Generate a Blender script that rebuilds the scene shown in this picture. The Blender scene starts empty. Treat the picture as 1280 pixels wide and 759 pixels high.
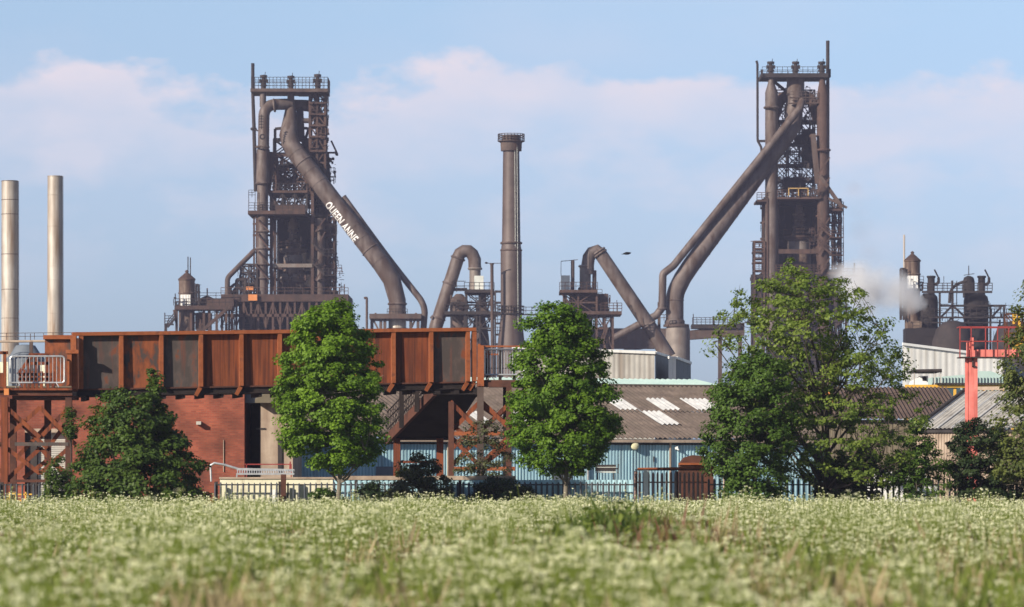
import bpy, math, random
import numpy as np
from mathutils import Vector, Matrix, noise as mnoise

SC = bpy.context.scene
C = SC.collection
R = math.radians
F = 5000.0          # focal length in photo pixels (photo 1280 wide)
HZ = 597.0          # horizon row of the photo
EYE = 1.7

# ---------------------------------------------------------------- camera
cd = bpy.data.cameras.new('camera'); cam = bpy.data.objects.new('camera', cd); C.objects.link(cam)
cam.location = (0, 0, EYE); cam.rotation_euler = (R(90), 0, 0)
cd.sensor_width = 36; cd.lens = 36 * F / 1280; cd.shift_y = (HZ - 379.5) / 1280
cd.clip_start = 0.5; cd.clip_end = 9000
cd.dof.use_dof = True; cd.dof.focus_distance = 215; cd.dof.aperture_fstop = 2.5
SC.camera = cam
SC.view_settings.view_transform = 'Standard'; SC.view_settings.look = 'None'
SC.view_settings.exposure = 0.55; SC.view_settings.gamma = 1
SC.cycles.max_bounces = 6; SC.cycles.transparent_max_bounces = 8; SC.cycles.volume_bounces = 4
SC.cycles.use_denoising = True

# ---------------------------------------------------------------- sun + sky
AZ, EL = 48, 25      # sun: degrees left of straight behind the camera, elevation
sd = Vector((-math.sin(R(AZ)) * math.cos(R(EL)), -math.cos(R(AZ)) * math.cos(R(EL)), math.sin(R(EL))))
sl = bpy.data.lights.new('sun', 'SUN'); so = bpy.data.objects.new('sun', sl); C.objects.link(so)
sl.energy = 4.8; sl.angle = R(0.5); sl.color = (1.0, 0.90, 0.76)
so.rotation_euler = sd.to_track_quat('Z', 'Y').to_euler(); so.location = sd * 200

w = bpy.data.worlds.new('World'); SC.world = w; w.use_nodes = True
nt = w.node_tree; nt.nodes.clear()
def N(t, **k):
    n = nt.nodes.new(t)
    for a, b in k.items(): setattr(n, a, b)
    return n
def wm(op, a, b=None, c=None, clamp=False):
    n = N('ShaderNodeMath', operation=op); n.use_clamp = clamp
    for i, v in enumerate((a, b, c)):
        if v is None: continue
        if isinstance(v, (int, float)): n.inputs[i].default_value = v
        else: nt.links.new(v, n.inputs[i])
    return n.outputs[0]
sky = N('ShaderNodeTexSky', sky_type='NISHITA'); sky.sun_disc = False
sky.sun_elevation = R(EL); sky.sun_rotation = R(180 + AZ); sky.altitude = 50
sky.air_density = 1.0; sky.dust_density = 0.6; sky.ozone_density = 2.0
tc = N('ShaderNodeTexCoord'); sep = N('ShaderNodeSeparateXYZ'); nt.links.new(tc.outputs['Generated'], sep.inputs[0])
z = sep.outputs[2]
def wnoise(sc, scale, detail=6, rough=0.55, off=(0, 0, 0)):
    mp = N('ShaderNodeMapping'); mp.inputs['Scale'].default_value = sc; mp.inputs['Location'].default_value = off
    nt.links.new(tc.outputs['Generated'], mp.inputs[0])
    n = N('ShaderNodeTexNoise'); n.inputs['Scale'].default_value = scale; n.inputs['Detail'].default_value = detail
    n.inputs['Roughness'].default_value = rough
    nt.links.new(mp.outputs[0], n.inputs['Vector']); return n.outputs['Fac']
nA = wnoise((1, 1, 2.2), 14, 8, 0.5, (3.1, 0, 0))
nB = wnoise((1, 1, 2.0), 26, 8, 0.55, (1.3, 2, 0))
nC = wnoise((1, 1, 3.0), 9, 5, 0.5, (7.7, 5, 1))
# top edge of the cloud bank, ragged
edge = wm('MULTIPLY_ADD', wm('SUBTRACT', nA, 0.5), 0.048, 0.101)
edge = wm('MULTIPLY_ADD', wm('SUBTRACT', nB, 0.5), 0.042, edge)
top = wm('MULTIPLY', wm('SUBTRACT', edge, z), 170.0, clamp=True)
bot = wm('MULTIPLY', wm('SUBTRACT', z, 0.040), 26.0, clamp=True)
rim = wm('SUBTRACT', 1.0, wm('MULTIPLY', wm('SUBTRACT', edge, z), 45.0, clamp=True), clamp=True)   # brightest just below the top edge
inner = wm('MULTIPLY', wm('SUBTRACT', nB, 0.43), 5.0, clamp=True)
cf = wm('MULTIPLY', wm('MULTIPLY', top, bot), wm('MULTIPLY_ADD', inner, 0.42, wm('MULTIPLY_ADD', rim, 0.52, 0.10)))
wis = wm('MULTIPLY', wm('MULTIPLY', wm('SUBTRACT', nC, 0.48), 2.2, clamp=True), 0.35)
cf = wm('MAXIMUM', cf, wm('MULTIPLY', wis, wm('MULTIPLY', wm('SUBTRACT', z, 0.03), 30.0, clamp=True)))
tint = N('ShaderNodeMix', data_type='RGBA', blend_type='MULTIPLY'); tint.inputs[0].default_value = 1.0
nt.links.new(sky.outputs[0], tint.inputs[6])
cr = N('ShaderNodeValToRGB'); nt.links.new(z, cr.inputs[0])
cr.color_ramp.elements[0].position = 0.0; cr.color_ramp.elements[0].color = (0.40, 0.52, 0.97, 1)
cr.color_ramp.elements[1].position = 0.25; cr.color_ramp.elements[1].color = (0.62, 0.62, 0.66, 1)
e = cr.color_ramp.elements.new(0.12); e.color = (0.86, 0.87, 1.0, 1)
nt.links.new(cr.outputs[0], tint.inputs[7])
mx = N('ShaderNodeMix', data_type='RGBA')
nt.links.new(cf, mx.inputs[0]); nt.links.new(tint.outputs[2], mx.inputs[6]); mx.inputs[7].default_value = (6.1, 5.55, 6.05, 1)
bg = N('ShaderNodeBackground'); bg.inputs[1].default_value = 0.095
nt.links.new(mx.outputs[2], bg.inputs[0])
wo = N('ShaderNodeOutputWorld'); nt.links.new(bg.outputs[0], wo.inputs[0])

# ---------------------------------------------------------------- helpers
def P(px, py, Y):
    return Vector(((px - 640) / F * Y, Y, EYE + (HZ - py) / F * Y))
class Space:
    """photo pixels -> metres for a thing standing at one distance"""
    def __init__(s, Y): s.Y = Y; s.s = Y / F
    def __call__(s, px, py, dy=0.0):
        return Vector(((px - 640) * s.s, s.Y + dy, EYE + (HZ - py) * s.s))
    def g(s, px, dy=0.0): return Vector(((px - 640) * s.s, s.Y + dy, 0.0))

def V(*a): return Vector(a)
class MB:
    def __init__(s): s.v = []; s.f = []; s.m = []; s.mi = 0
    def add(s, vs, fs):
        b = len(s.v); s.v.extend([tuple(x) for x in vs])
        for f in fs: s.f.append(tuple(b + i for i in f)); s.m.append(s.mi)
    def beam(s, a, b, w, h=None, up=(0, 0, 1)):
        h = w if h is None else h
        a = Vector(a); b = Vector(b); d = b - a
        if d.length < 1e-6: return
        d.normalize(); u = Vector(up)
        if abs(d.dot(u)) > 0.98: u = Vector((0, 1, 0))
        r = d.cross(u).normalized(); u = r.cross(d).normalized()
        q = [r * (-w / 2) + u * (-h / 2), r * (w / 2) + u * (-h / 2), r * (w / 2) + u * (h / 2), r * (-w / 2) + u * (h / 2)]
        s.add([a + x for x in q] + [b + x for x in q], [(3, 2, 1, 0), (4, 5, 6, 7), (0, 1, 5, 4), (1, 2, 6, 5), (2, 3, 7, 6), (3, 0, 4, 7)])
    def box(s, lo, hi):
        (x0, y0, z0), (x1, y1, z1) = lo, hi
        x0, x1 = min(x0, x1), max(x0, x1); y0, y1 = min(y0, y1), max(y0, y1); z0, z1 = min(z0, z1), max(z0, z1)
        s.add([(x0, y0, z0), (x1, y0, z0), (x1, y1, z0), (x0, y1, z0), (x0, y0, z1), (x1, y0, z1), (x1, y1, z1), (x0, y1, z1)],
              [(3, 2, 1, 0), (4, 5, 6, 7), (0, 1, 5, 4), (1, 2, 6, 5), (2, 3, 7, 6), (3, 0, 4, 7)])
    def pipe(s, pts, r, n=14, cap=True):
        pts = [Vector(p) for p in pts]; rs = r if isinstance(r, (list, tuple)) else [r] * len(pts)
        rings = []; pu = None
        for i, p in enumerate(pts):
            d = (pts[min(i + 1, len(pts) - 1)] - pts[max(i - 1, 0)])
            if 0 < i < len(pts) - 1:
                d = (pts[i + 1] - p).normalized() + (p - pts[i - 1]).normalized()
            if d.length < 1e-9: d = Vector((0, 0, 1))
            d.normalize()
            if pu is None:
                u = Vector((0, 1, 0)) if abs(d.y) < 0.9 else Vector((1, 0, 0))
            else: u = pu
            x = d.cross(u).normalized(); u = x.cross(d).normalized(); pu = u
            rings.append([p + (x * math.cos(t) + u * math.sin(t)) * rs[i] for t in [2 * math.pi * k / n for k in range(n)]])
        vs = [q for ring in rings for q in ring]; fs = []
        for i in range(len(pts) - 1):
            for k in range(n):
                fs.append((i * n + k, (i + 1) * n + k, (i + 1) * n + (k + 1) % n, i * n + (k + 1) % n))
        if cap:
            fs.append(tuple(range(n))); fs.append(tuple((len(pts) - 1) * n + k for k in range(n))[::-1])
        s.add(vs, fs)
    def lathe(s, c, prof, n=20):
        """c: base centre; prof: (radius, z above c)"""
        c = Vector(c)
        s.pipe([c + Vector((0, 0, z)) for r, z in prof], [max(r, 0.001) for r, z in prof], n)
    def ring(s, c, axis, R0, r, n=20, m=5):
        """torus"""
        c = Vector(c); a = Vector(axis).normalized(); u = a.orthogonal().normalized(); v = a.cross(u)
        vs = []; fs = []
        for i in range(n):
            t = 2 * math.pi * i / n; d = u * math.cos(t) + v * math.sin(t)
            for j in range(m):
                q = 2 * math.pi * j / m
                vs.append(c + d * (R0 + r * math.cos(q)) + a * (r * math.sin(q)))
        for i in range(n):
            for j in range(m):
                fs.append((i * m + j, ((i + 1) % n) * m + j, ((i + 1) % n) * m + (j + 1) % m, i * m + (j + 1) % m))
        s.add(vs, fs)
    def prism(s, poly, y0, y1):
        """poly of (x, z) extruded from y0 to y1 (y0 the near side)"""
        n = len(poly)
        vs = [(x, y0, z) for x, z in poly] + [(x, y1, z) for x, z in poly]
        ar = sum(poly[i][0] * poly[(i + 1) % n][1] - poly[(i + 1) % n][0] * poly[i][1] for i in range(n))
        if ar < 0:
            fs = [tuple(range(n))[::-1], tuple(range(n, 2 * n))] + [(i, (i + 1) % n, n + (i + 1) % n, n + i) for i in range(n)]
        else:
            fs = [tuple(range(n)), tuple(range(n, 2 * n))[::-1]] + [((i + 1) % n, i, n + i, n + (i + 1) % n) for i in range(n)]
        s.add(vs, fs)
    def rail(s, pts, h=1.1, gap=1.6, r=0.035, rails=2):
        """handrail standing on a polyline"""
        for a, b in zip(pts[:-1], pts[1:]):
            a = Vector(a); b = Vector(b); L = (b - a).length; n = max(1, round(L / gap))
            for k in range(n + 1):
                p = a.lerp(b, k / n); s.beam(p, p + V(0, 0, h), r * 2)
            for j in range(rails):
                zz = V(0, 0, h * (j + 1) / rails); s.beam(a + zz, b + zz, r * 2)
    def stairs(s, a, b, w=0.9, wd=V(0, 1, 0), r=0.04):
        a = Vector(a); b = Vector(b); L = (b - a).length; n = max(3, int(abs(b.z - a.z) / 0.3))
        for o in (0, w):
            s.beam(a + wd * o, b + wd * o, 0.08, 0.28)
            s.rail([a + wd * o, b + wd * o], 1.0, 1.5, r)
        for k in range(1, n):
            p = a.lerp(b, k / n); s.beam(p, p + wd * w, 0.24, 0.04)
    def lattice(s, xs, zs, ys, w=0.3, br=0.18, brace='x', skip=0.0, rng=None):
        """steel frame: columns on the xs x ys grid, beams at each z, diagonals"""
        for x in xs:
            for y in ys: s.beam((x, y, zs[0]), (x, y, zs[-1]), w)
        for i, zz in enumerate(zs):
            if i == 0: continue
            for y in ys: s.beam((xs[0], y, zz), (xs[-1], y, zz), w * 0.7, w * 0.9)
            for x in xs: s.beam((x, ys[0], zz), (x, ys[-1], zz), w * 0.7, w * 0.9)
        for i in range(len(zs) - 1):
            for y in ys:
                for j in range(len(xs) - 1):
                    if rng and rng.random() < skip: continue
                    a, b, c, d = (xs[j], y, zs[i]), (xs[j + 1], y, zs[i + 1]), (xs[j + 1], y, zs[i]), (xs[j], y, zs[i + 1])
                    if brace == 'x': s.beam(a, b, br); s.beam(c, d, br)
                    elif brace == 'n': pass
                    elif (i + j) % 2: s.beam(a, b, br)
                    else: s.beam(c, d, br)
            for x in (xs[0], xs[-1]):
                for j in range(len(ys) - 1):
                    s.beam((x, ys[j], zs[i]), (x, ys[j + 1], zs[i + 1]), br)
    def clutter(s, S, x0, y0, x1, y1, d0, d1, n, rng, sz=1.0, nm=1):
        """small plant steelwork: pipes, boxes, valves, short rails within a pixel window"""
        for _ in range(n):
            s.mi = rng.randrange(nm)
            p = S(rng.uniform(x0, x1), rng.uniform(y0, y1), rng.uniform(d0, d1)); k = rng.random(); q = S.s * sz
            lim = lambda v: Vector((min(max(v.x, S(x0, 0).x), S(x1, 0).x), v.y, min(max(v.z, S(0, y1).z), S(0, y0).z)))
            if k < 0.28: s.beam(p, lim(p + V(0, 0, rng.uniform(4, 13) * q)), rng.uniform(.6, 1.3) * q)
            elif k < 0.52: s.beam(p, lim(p + V(rng.uniform(4, 14) * q, 0, 0)), rng.uniform(.5, 1.2) * q)
            elif k < 0.64: s.beam(p, lim(p + V(rng.uniform(-8, 8) * q, 0, rng.uniform(4, 9) * q)), .7 * q)
            elif k < 0.80:
                a, b, c = [rng.uniform(1.2, 4) * q for _ in range(3)]
                s.box(p, p + V(a, b, c))
            elif k < 0.9:
                r = rng.uniform(.8, 1.8) * q; s.pipe([p, lim(p + V(0, 0, rng.uniform(3, 9) * q))], r, 8)
            else:
                L = rng.uniform(5, 11) * q; a = p; b = lim(p + V(L, 0, 0)); s.rail([a, b], 1.1, 1.2, .04)
        s.mi = 0
    def build(s, name, mats, parent=None, smooth=35):
        if not isinstance(mats, (list, tuple)): mats = [mats]
        o = Vector((0, 0, 0))
        if parent is not None:
            q = parent
            while q is not None: o += q.location; q = q.parent
        me = bpy.data.meshes.new(name)
        v = np.array(s.v, dtype=float).reshape(-1, 3) - np.array(o)
        me.from_pydata(v.tolist(), [], s.f)
        for m in mats: me.materials.append(m)
        if len(mats) > 1: me.polygons.foreach_set('material_index', [min(i, len(mats) - 1) for i in s.m])
        if smooth:
            me.polygons.foreach_set('use_smooth', [True] * len(me.polygons))
            me.set_sharp_from_angle(angle=R(smooth))
        me.update()
        ob = bpy.data.objects.new(name, me); C.objects.link(ob)
        if parent is not None: ob.parent = parent
        return ob

def tag(o, label, cat=None, group=None, kind=None):
    if label: o['label'] = label
    if cat: o['category'] = cat
    if group: o['group'] = group
    if kind: o['kind'] = kind
    return o
def thing(name, label, cat, loc, group=None):
    o = bpy.data.objects.new(name, None); C.objects.link(o); o.location = Vector(loc)
    o.empty_display_size = 0.5
    return tag(o, label, cat, group)
def arc(pts, k=6, t=0.35):
    """round the corners of a polyline"""
    pts = [Vector(p) for p in pts]; out = [pts[0]]
    for i in range(1, len(pts) - 1):
        a, b, c = pts[i - 1], pts[i], pts[i + 1]
        d = min((b - a).length, (c - b).length) * t
        p0 = b + (a - b).normalized() * d; p1 = b + (c - b).normalized() * d
        for j in range(k + 1):
            u = j / k; out.append(p0 * (1 - u) ** 2 + b * 2 * u * (1 - u) + p1 * u * u)
    out.append(pts[-1]); return out

# ---------------------------------------------------------------- materials
def mat(name, c1, c2=None, c3=None, rough=0.8, metal=0.0, scale=1.0, stretch=(1, 1, 1), detail=6, lo=0.35, hi=0.65, bump=0.0, bscale=None, spec=0.3,
        streak=None, streak_scale=(6, 6, 0.4), streak_amt=(0.5, 0.75)):
    m = bpy.data.materials.new(name); m.use_nodes = True; t = m.node_tree; b = t.nodes['Principled BSDF']
    b.inputs['Roughness'].default_value = rough; b.inputs['Metallic'].default_value = metal
    b.inputs['Specular IOR Level'].default_value = spec
    if c2 is None:
        b.inputs['Base Color'].default_value = (*c1, 1); return m
    tcn = t.nodes.new('ShaderNodeTexCoord'); mp = t.nodes.new('ShaderNodeMapping'); mp.inputs['Scale'].default_value = stretch
    t.links.new(tcn.outputs['Object'], mp.inputs[0])
    nz = t.nodes.new('ShaderNodeTexNoise'); nz.inputs['Scale'].default_value = scale; nz.inputs['Detail'].default_value = detail; nz.inputs['Roughness'].default_value = 0.6
    t.links.new(mp.outputs[0], nz.inputs['Vector'])
    rp = t.nodes.new('ShaderNodeValToRGB'); t.links.new(nz.outputs['Fac'], rp.inputs[0])
    rp.color_ramp.elements[0].position = lo; rp.color_ramp.elements[0].color = (*c1, 1)
    rp.color_ramp.elements[1].position = hi; rp.color_ramp.elements[1].color = (*(c3 or c2), 1)
    if c3:
        e = rp.color_ramp.elements.new((lo + hi) / 2); e.color = (*c2, 1)
    out = rp.outputs[0]
    if streak:
        mp2 = t.nodes.new('ShaderNodeMapping'); mp2.inputs['Scale'].default_value = streak_scale; t.links.new(tcn.outputs['Object'], mp2.inputs[0])
        n2 = t.nodes.new('ShaderNodeTexNoise'); n2.inputs['Scale'].default_value = 1.0; n2.inputs['Detail'].default_value = 4; t.links.new(mp2.outputs[0], n2.inputs['Vector'])
        r2 = t.nodes.new('ShaderNodeMapRange'); r2.inputs[1].default_value = streak_amt[0]; r2.inputs[2].default_value = streak_amt[1]; r2.clamp = True
        t.links.new(n2.outputs['Fac'], r2.inputs[0])
        mxx = t.nodes.new('ShaderNodeMix'); mxx.data_type = 'RGBA'; t.links.new(r2.outputs[0], mxx.inputs[0]); t.links.new(out, mxx.inputs[6]); mxx.inputs[7].default_value = (*streak, 1)
        out = mxx.outputs[2]
    t.links.new(out, b.inputs['Base Color'])
    if bump:
        n3 = t.nodes.new('ShaderNodeTexNoise'); n3.inputs['Scale'].default_value = bscale or scale * 4; n3.inputs['Detail'].default_value = 5; t.links.new(tcn.outputs['Object'], n3.inputs['Vector'])
        bp = t.nodes.new('ShaderNodeBump'); bp.inputs['Strength'].default_value = bump; bp.inputs['Distance'].default_value = 0.05; t.links.new(n3.outputs['Fac'], bp.inputs['Height']); t.links.new(bp.outputs[0], b.inputs['Normal'])
    return m
def leafmat(name, c1, c2, trans=0.35, rough=0.55, tc_=None):
    m = bpy.data.materials.new(name); m.use_nodes = True; t = m.node_tree; b = t.nodes['Principled BSDF']
    at = t.nodes.new('ShaderNodeAttribute'); at.attribute_name = 'tone'
    rp = t.nodes.new('ShaderNodeMix'); rp.data_type = 'RGBA'; t.links.new(at.outputs['Fac'], rp.inputs[0]); rp.inputs[6].default_value = (*c1, 1); rp.inputs[7].default_value = (*c2, 1)
    b.inputs['Roughness'].default_value = rough; b.inputs['Specular IOR Level'].default_value = 0.25
    t.links.new(rp.outputs[2], b.inputs['Base Color'])
    tr = t.nodes.new('ShaderNodeBsdfTranslucent'); hs = t.nodes.new('ShaderNodeMix'); hs.data_type = 'RGBA'; hs.blend_type = 'MULTIPLY'; hs.inputs[0].default_value = 1
    t.links.new(rp.outputs[2], hs.inputs[6]); hs.inputs[7].default_value = (1.5, 1.6, 0.6, 1); t.links.new(hs.outputs[2], tr.inputs['Color'])
    mxs = t.nodes.new('ShaderNodeMixShader'); mxs.inputs[0].default_value = trans
    t.links.new(b.outputs[0], mxs.inputs[1]); t.links.new(tr.outputs[0], mxs.inputs[2]); t.links.new(mxs.outputs[0], t.nodes['Material Output'].inputs[0])
    return m

M = {}
M['steel'] = mat('weathered_brown_steel', (.052, .036, .030), (.105, .074, .062), rough=.75, scale=.5, bump=.25, streak=(.075, .036, .022), streak_scale=(1.2, 1.2, .12))
M['steel_red'] = mat('red_brown_steel', (.050, .029, .023), (.090, .052, .040), rough=.8, scale=.5, streak=(.035, .024, .020), streak_scale=(1.5, 1.5, .2))
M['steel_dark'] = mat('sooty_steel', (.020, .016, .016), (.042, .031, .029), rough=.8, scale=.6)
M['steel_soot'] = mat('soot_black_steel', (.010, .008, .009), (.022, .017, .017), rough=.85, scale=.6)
M['duct'] = mat('grey_brown_duct', (.076, .057, .050), (.145, .112, .100), rough=.62, metal=.1, scale=.45, bump=.25, streak=(.062, .038, .028), streak_scale=(.9, .9, .22), streak_amt=(.45, .62), spec=.4)
M['duct_light'] = mat('pale_worn_duct', (.13, .105, .09), (.24, .205, .18), rough=.6, metal=.2, scale=.3, streak=(.17, .115, .09), streak_scale=(1.2, 1.2, .25), spec=.4)
M['chimney'] = mat('chimney_brown', (.066, .046, .040), (.105, .075, .064), rough=.55, metal=.1, scale=.4, streak=(.060, .034, .025), streak_scale=(1.2, 1.2, .06), spec=.45)
M['silver'] = mat('galvanised_stack', (.32, .28, .235), (.52, .48, .42), rough=.5, metal=.15, scale=.5, stretch=(1, 1, .4), streak=(.24, .165, .11), streak_scale=(1.5, 1.5, .12), streak_amt=(.45, .68), spec=.5)
M['stove'] = mat('stained_stove', (.085, .052, .036), (.20, .145, .11), rough=.7, scale=.5, streak=(.06, .035, .026), streak_scale=(1.2, 1.2, .2), streak_amt=(.45, .6))
M['pale_sheet'] = mat('pale_sheet', (.50, .52, .48), (.66, .67, .62), rough=.7, scale=.8)
M['orange'] = mat('orange_paint', (.50, .17, .05), (.62, .24, .08), rough=.6, scale=1)
M['rust'] = mat('bright_rust', (.145, .036, .014), (.225, .062, .021), rough=.85, scale=1.1, stretch=(1, 1, .5), bump=.3, streak=(.075, .024, .014), streak_scale=(7, 7, .3), streak_amt=(.44, .66))
M['rust_edge'] = mat('rust_edge', (.21, .058, .020), (.31, .098, .036), rough=.85, scale=3, streak=(.16, .05, .025), streak_scale=(3, 3, 3), streak_amt=(.55, .7))
M['rust_grey'] = mat('flaking_grey_paint', (.062, .050, .045), (.088, .068, .060), (.17, .050, .020), rough=.7, scale=1.6, stretch=(1.6, 1.6, .8), lo=.46, hi=.66, streak=(.15, .05, .03), streak_scale=(6, 6, .5), streak_amt=(.55, .8))
M['rust_mix'] = mat('half_stripped_paint', (.060, .048, .044), (.17, .050, .020), (.24, .07, .026), rough=.8, scale=1.5, stretch=(1.6, 1.6, .8), lo=.42, hi=.56, streak=(.13, .045, .025), streak_scale=(5, 5, .4), streak_amt=(.5, .75))
M['rust_dark'] = mat('dark_rust', (.05, .022, .016), (.11, .042, .026), rough=.85, scale=1.5)
M['black_steel_and_shade'] = mat('black_steel_shade', (.012, .009, .009), (.025, .018, .016), rough=.9, scale=1.5)  # near-black paints the shade under deck and stair; also plain black steel posts
M['galv'] = mat('galvanised_tube', (.42, .43, .44), (.58, .59, .60), rough=.4, metal=.6, scale=4)
M['concrete'] = mat('stained_concrete', (.30, .23, .175), (.44, .35, .27), rough=.9, scale=1.0, bump=.2, streak=(.22, .15, .11), streak_scale=(2.5, 2.5, .35), streak_amt=(.5, .8))
M['concrete_dark'] = mat('dark_concrete', (.13, .11, .075), (.18, .15, .11), rough=.9, scale=1.5)
M['cream'] = mat('cream_paint', (.62, .59, .43), (.74, .71, .54), rough=.8, scale=1.6, streak=(.36, .30, .20), streak_scale=(5, 5, 1), streak_amt=(.55, .8))
M['white_sheet'] = mat('white_corrugated', (.70, .69, .65), (.82, .81, .77), rough=.6, scale=.6, streak=(.40, .36, .30), streak_scale=(3.2, 3.2, .10), streak_amt=(.54, .85))
M['grey_sheet'] = mat('weathered_pale_sheet', (.40, .38, .34), (.53, .51, .46), rough=.6, scale=.6, streak=(.28, .24, .20), streak_scale=(2.2, 2.2, .12), streak_amt=(.48, .72))
M['blue_grey'] = mat('blue_grey_and_shaded_side', (.12, .14, .165), (.16, .18, .205), rough=.6, scale=1)  # own colour of small parts; on the white buildings' sides it paints shade
M['blue'] = mat('pale_blue_cladding', (.33, .53, .61), (.42, .62, .68), rough=.65, scale=.7, streak=(.22, .31, .34), streak_scale=(3, 3, .2), streak_amt=(.5, .8))
M['teal'] = mat('pale_teal_sheet', (.34, .47, .44), (.42, .54, .50), rough=.7, scale=1)
M['asbestos'] = mat('brown_asbestos_roof', (.088, .068, .058), (.155, .120, .100), rough=.9, scale=1.2, bump=.3, streak=(.10, .08, .065), streak_scale=(1.5, .8, 1), streak_amt=(.5, .75))
M['asbestos_dark'] = mat('dark_asbestos_roof', (.075, .05, .042), (.11, .075, .06), rough=.9, scale=1.0)
M['roof_grey'] = mat('light_grey_roof', (.45, .42, .37), (.60, .57, .51), rough=.85, scale=.6, streak=(.25, .22, .18), streak_scale=(.8, .8, 1), streak_amt=(.5, .75))
M['skylight'] = mat('white_translucent_sheet', (.40, .40, .40), (.55, .55, .54), rough=.5, scale=2)
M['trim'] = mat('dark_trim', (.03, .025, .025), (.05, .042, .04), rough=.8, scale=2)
M['pink'] = mat('faded_red_crane_paint', (.60, .145, .12), (.74, .23, .19), rough=.75, scale=1.4, streak=(.34, .09, .07), streak_scale=(5, 5, .5), streak_amt=(.48, .78))
M['red'] = mat('dark_red_paint', (.22, .03, .03), (.30, .05, .045), rough=.6, scale=2)
M['yellow'] = mat('yellow_paint', (.62, .34, .04), (.70, .42, .07), rough=.6, scale=2)
M['white'] = mat('white_paint', (.70, .70, .68), (.80, .80, .78), rough=.6, scale=3)
M['lamp'] = mat('cream_lamp_dish', (.62, .58, .36), (.70, .66, .44), rough=.5, scale=4)
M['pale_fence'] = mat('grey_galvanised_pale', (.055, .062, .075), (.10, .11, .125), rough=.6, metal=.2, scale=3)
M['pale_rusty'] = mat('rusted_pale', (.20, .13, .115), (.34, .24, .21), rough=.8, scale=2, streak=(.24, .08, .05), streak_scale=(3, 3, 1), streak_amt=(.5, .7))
M['bark'] = mat('bark', (.10, .085, .065), (.22, .19, .15), rough=.9, scale=6, stretch=(1, 1, .3))
M['bark_dark'] = mat('dark_bark', (.045, .036, .028), (.09, .072, .055), rough=.9, scale=6)
M['text'] = mat('white_lettering', (.60, .58, .56), (.78, .77, .76), scale=.8, lo=.3, hi=.5)
M['bird'] = mat('black_feathers', (.012, .012, .014))
M['ground'] = mat('meadow_soil', (.07, .085, .03), (.12, .13, .05), rough=.95, scale=.4)
M['yard'] = mat('yard_gravel', (.14, .12, .10), (.20, .18, .15), rough=.95, scale=.5)

def brickmat(name, c1, c2, mortar, bw=.225, bh=.075):
    m = bpy.data.materials.new(name); m.use_nodes = True; t = m.node_tree; b = t.nodes['Principled BSDF']; b.inputs['Roughness'].default_value = .9
    tcn = t.nodes.new('ShaderNodeTexCoord'); sp = t.nodes.new('ShaderNodeSeparateXYZ'); cb = t.nodes.new('ShaderNodeCombineXYZ')
    t.links.new(tcn.outputs['Object'], sp.inputs[0])
    ad = t.nodes.new('ShaderNodeMath'); ad.operation = 'ADD'; t.links.new(sp.outputs[0], ad.inputs[0]); t.links.new(sp.outputs[1], ad.inputs[1])
    t.links.new(ad.outputs[0], cb.inputs[0]); t.links.new(sp.outputs[2], cb.inputs[1])
    br = t.nodes.new('ShaderNodeTexBrick'); br.inputs['Scale'].default_value = 1; br.inputs['Brick Width'].default_value = bw; br.inputs['Row Height'].default_value = bh
    br.inputs['Mortar Size'].default_value = .008; br.inputs['Color1'].default_value = (*c1, 1); br.inputs['Color2'].default_value = (*c2, 1); br.inputs['Mortar'].default_value = (*mortar, 1)
    t.links.new(cb.outputs[0], br.inputs['Vector'])
    nz = t.nodes.new('ShaderNodeTexNoise'); nz.inputs['Scale'].default_value = .9; nz.inputs['Detail'].default_value = 6; t.links.new(tcn.outputs['Object'], nz.inputs['Vector'])
    mr = t.nodes.new('ShaderNodeMapRange'); mr.inputs[1].default_value = .3; mr.inputs[2].default_value = .7; mr.inputs[3].default_value = .45; mr.inputs[4].default_value = 1.25; t.links.new(nz.outputs['Fac'], mr.inputs[0])
    mxx = t.nodes.new('ShaderNodeMix'); mxx.data_type = 'RGBA'; mxx.blend_type = 'MULTIPLY'; mxx.inputs[0].default_value = 1
    t.links.new(br.outputs['Color'], mxx.inputs[6]); t.links.new(mr.outputs[0], mxx.inputs[7]); t.links.new(mxx.outputs[2], b.inputs['Base Color'])
    return m
M['brick'] = brickmat('red_brick', (.20, .043, .024), (.30, .074, .038), (.19, .085, .055))

# ================================================================ SETTING
mb = MB(); mb.add([(-3000, -60, 0), (3000, -60, 0), (3000, 6000, 0), (-3000, 6000, 0)], [(0, 1, 2, 3)])
tag(mb.build('ground', M['ground'], smooth=0), None, kind='structure')
mb = MB(); mb.add([(-300, 149, .004), (300, 149, .004), (300, 1000, .004), (-300, 1000, .004)], [(0, 1, 2, 3)])
tag(mb.build('works_yard', M['yard'], smooth=0), None, kind='structure')

# ================================================================ BLAST FURNACES
def bleeder(mb, S, px, py0, py1, dy=0):
    """stacked valve on top of an uptake, py0 top, py1 base"""
    c = S(px, py1, dy); h = (py1 - py0) * S.s; q = S.s
    mb.lathe(c, [(3.2 * q, 0), (3.2 * q, .25 * h), (4.4 * q, .27 * h), (4.4 * q, .33 * h), (3.4 * q, .35 * h), (3.6 * q, .55 * h)], 12)
    mb.lathe(c + V(0, 0, .55 * h), [(4.6 * q, 0), (4.6 * q, .1 * h), (2.6 * q, .12 * h), (2.6 * q, .2 * h), (4.4 * q, .22 * h), (4.4 * q, .36 * h), (1 * q, .38 * h)], 12)
    for a in (-1, 1):
        mb.box(c + V(a * 4.6 * q - .8 * q, -.5, .45 * h), c + V(a * 4.6 * q + .8 * q, .5, .66 * h))
        mb.beam(c + V(a * 3.6 * q, 0, .66 * h), c + V(a * 4.2 * q, 0, .9 * h), .8 * q)
    mb.beam(c + V(1.5 * q, 0, .85 * h), c + V(2.2 * q, 0, 1.1 * h), .8 * q)

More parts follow.
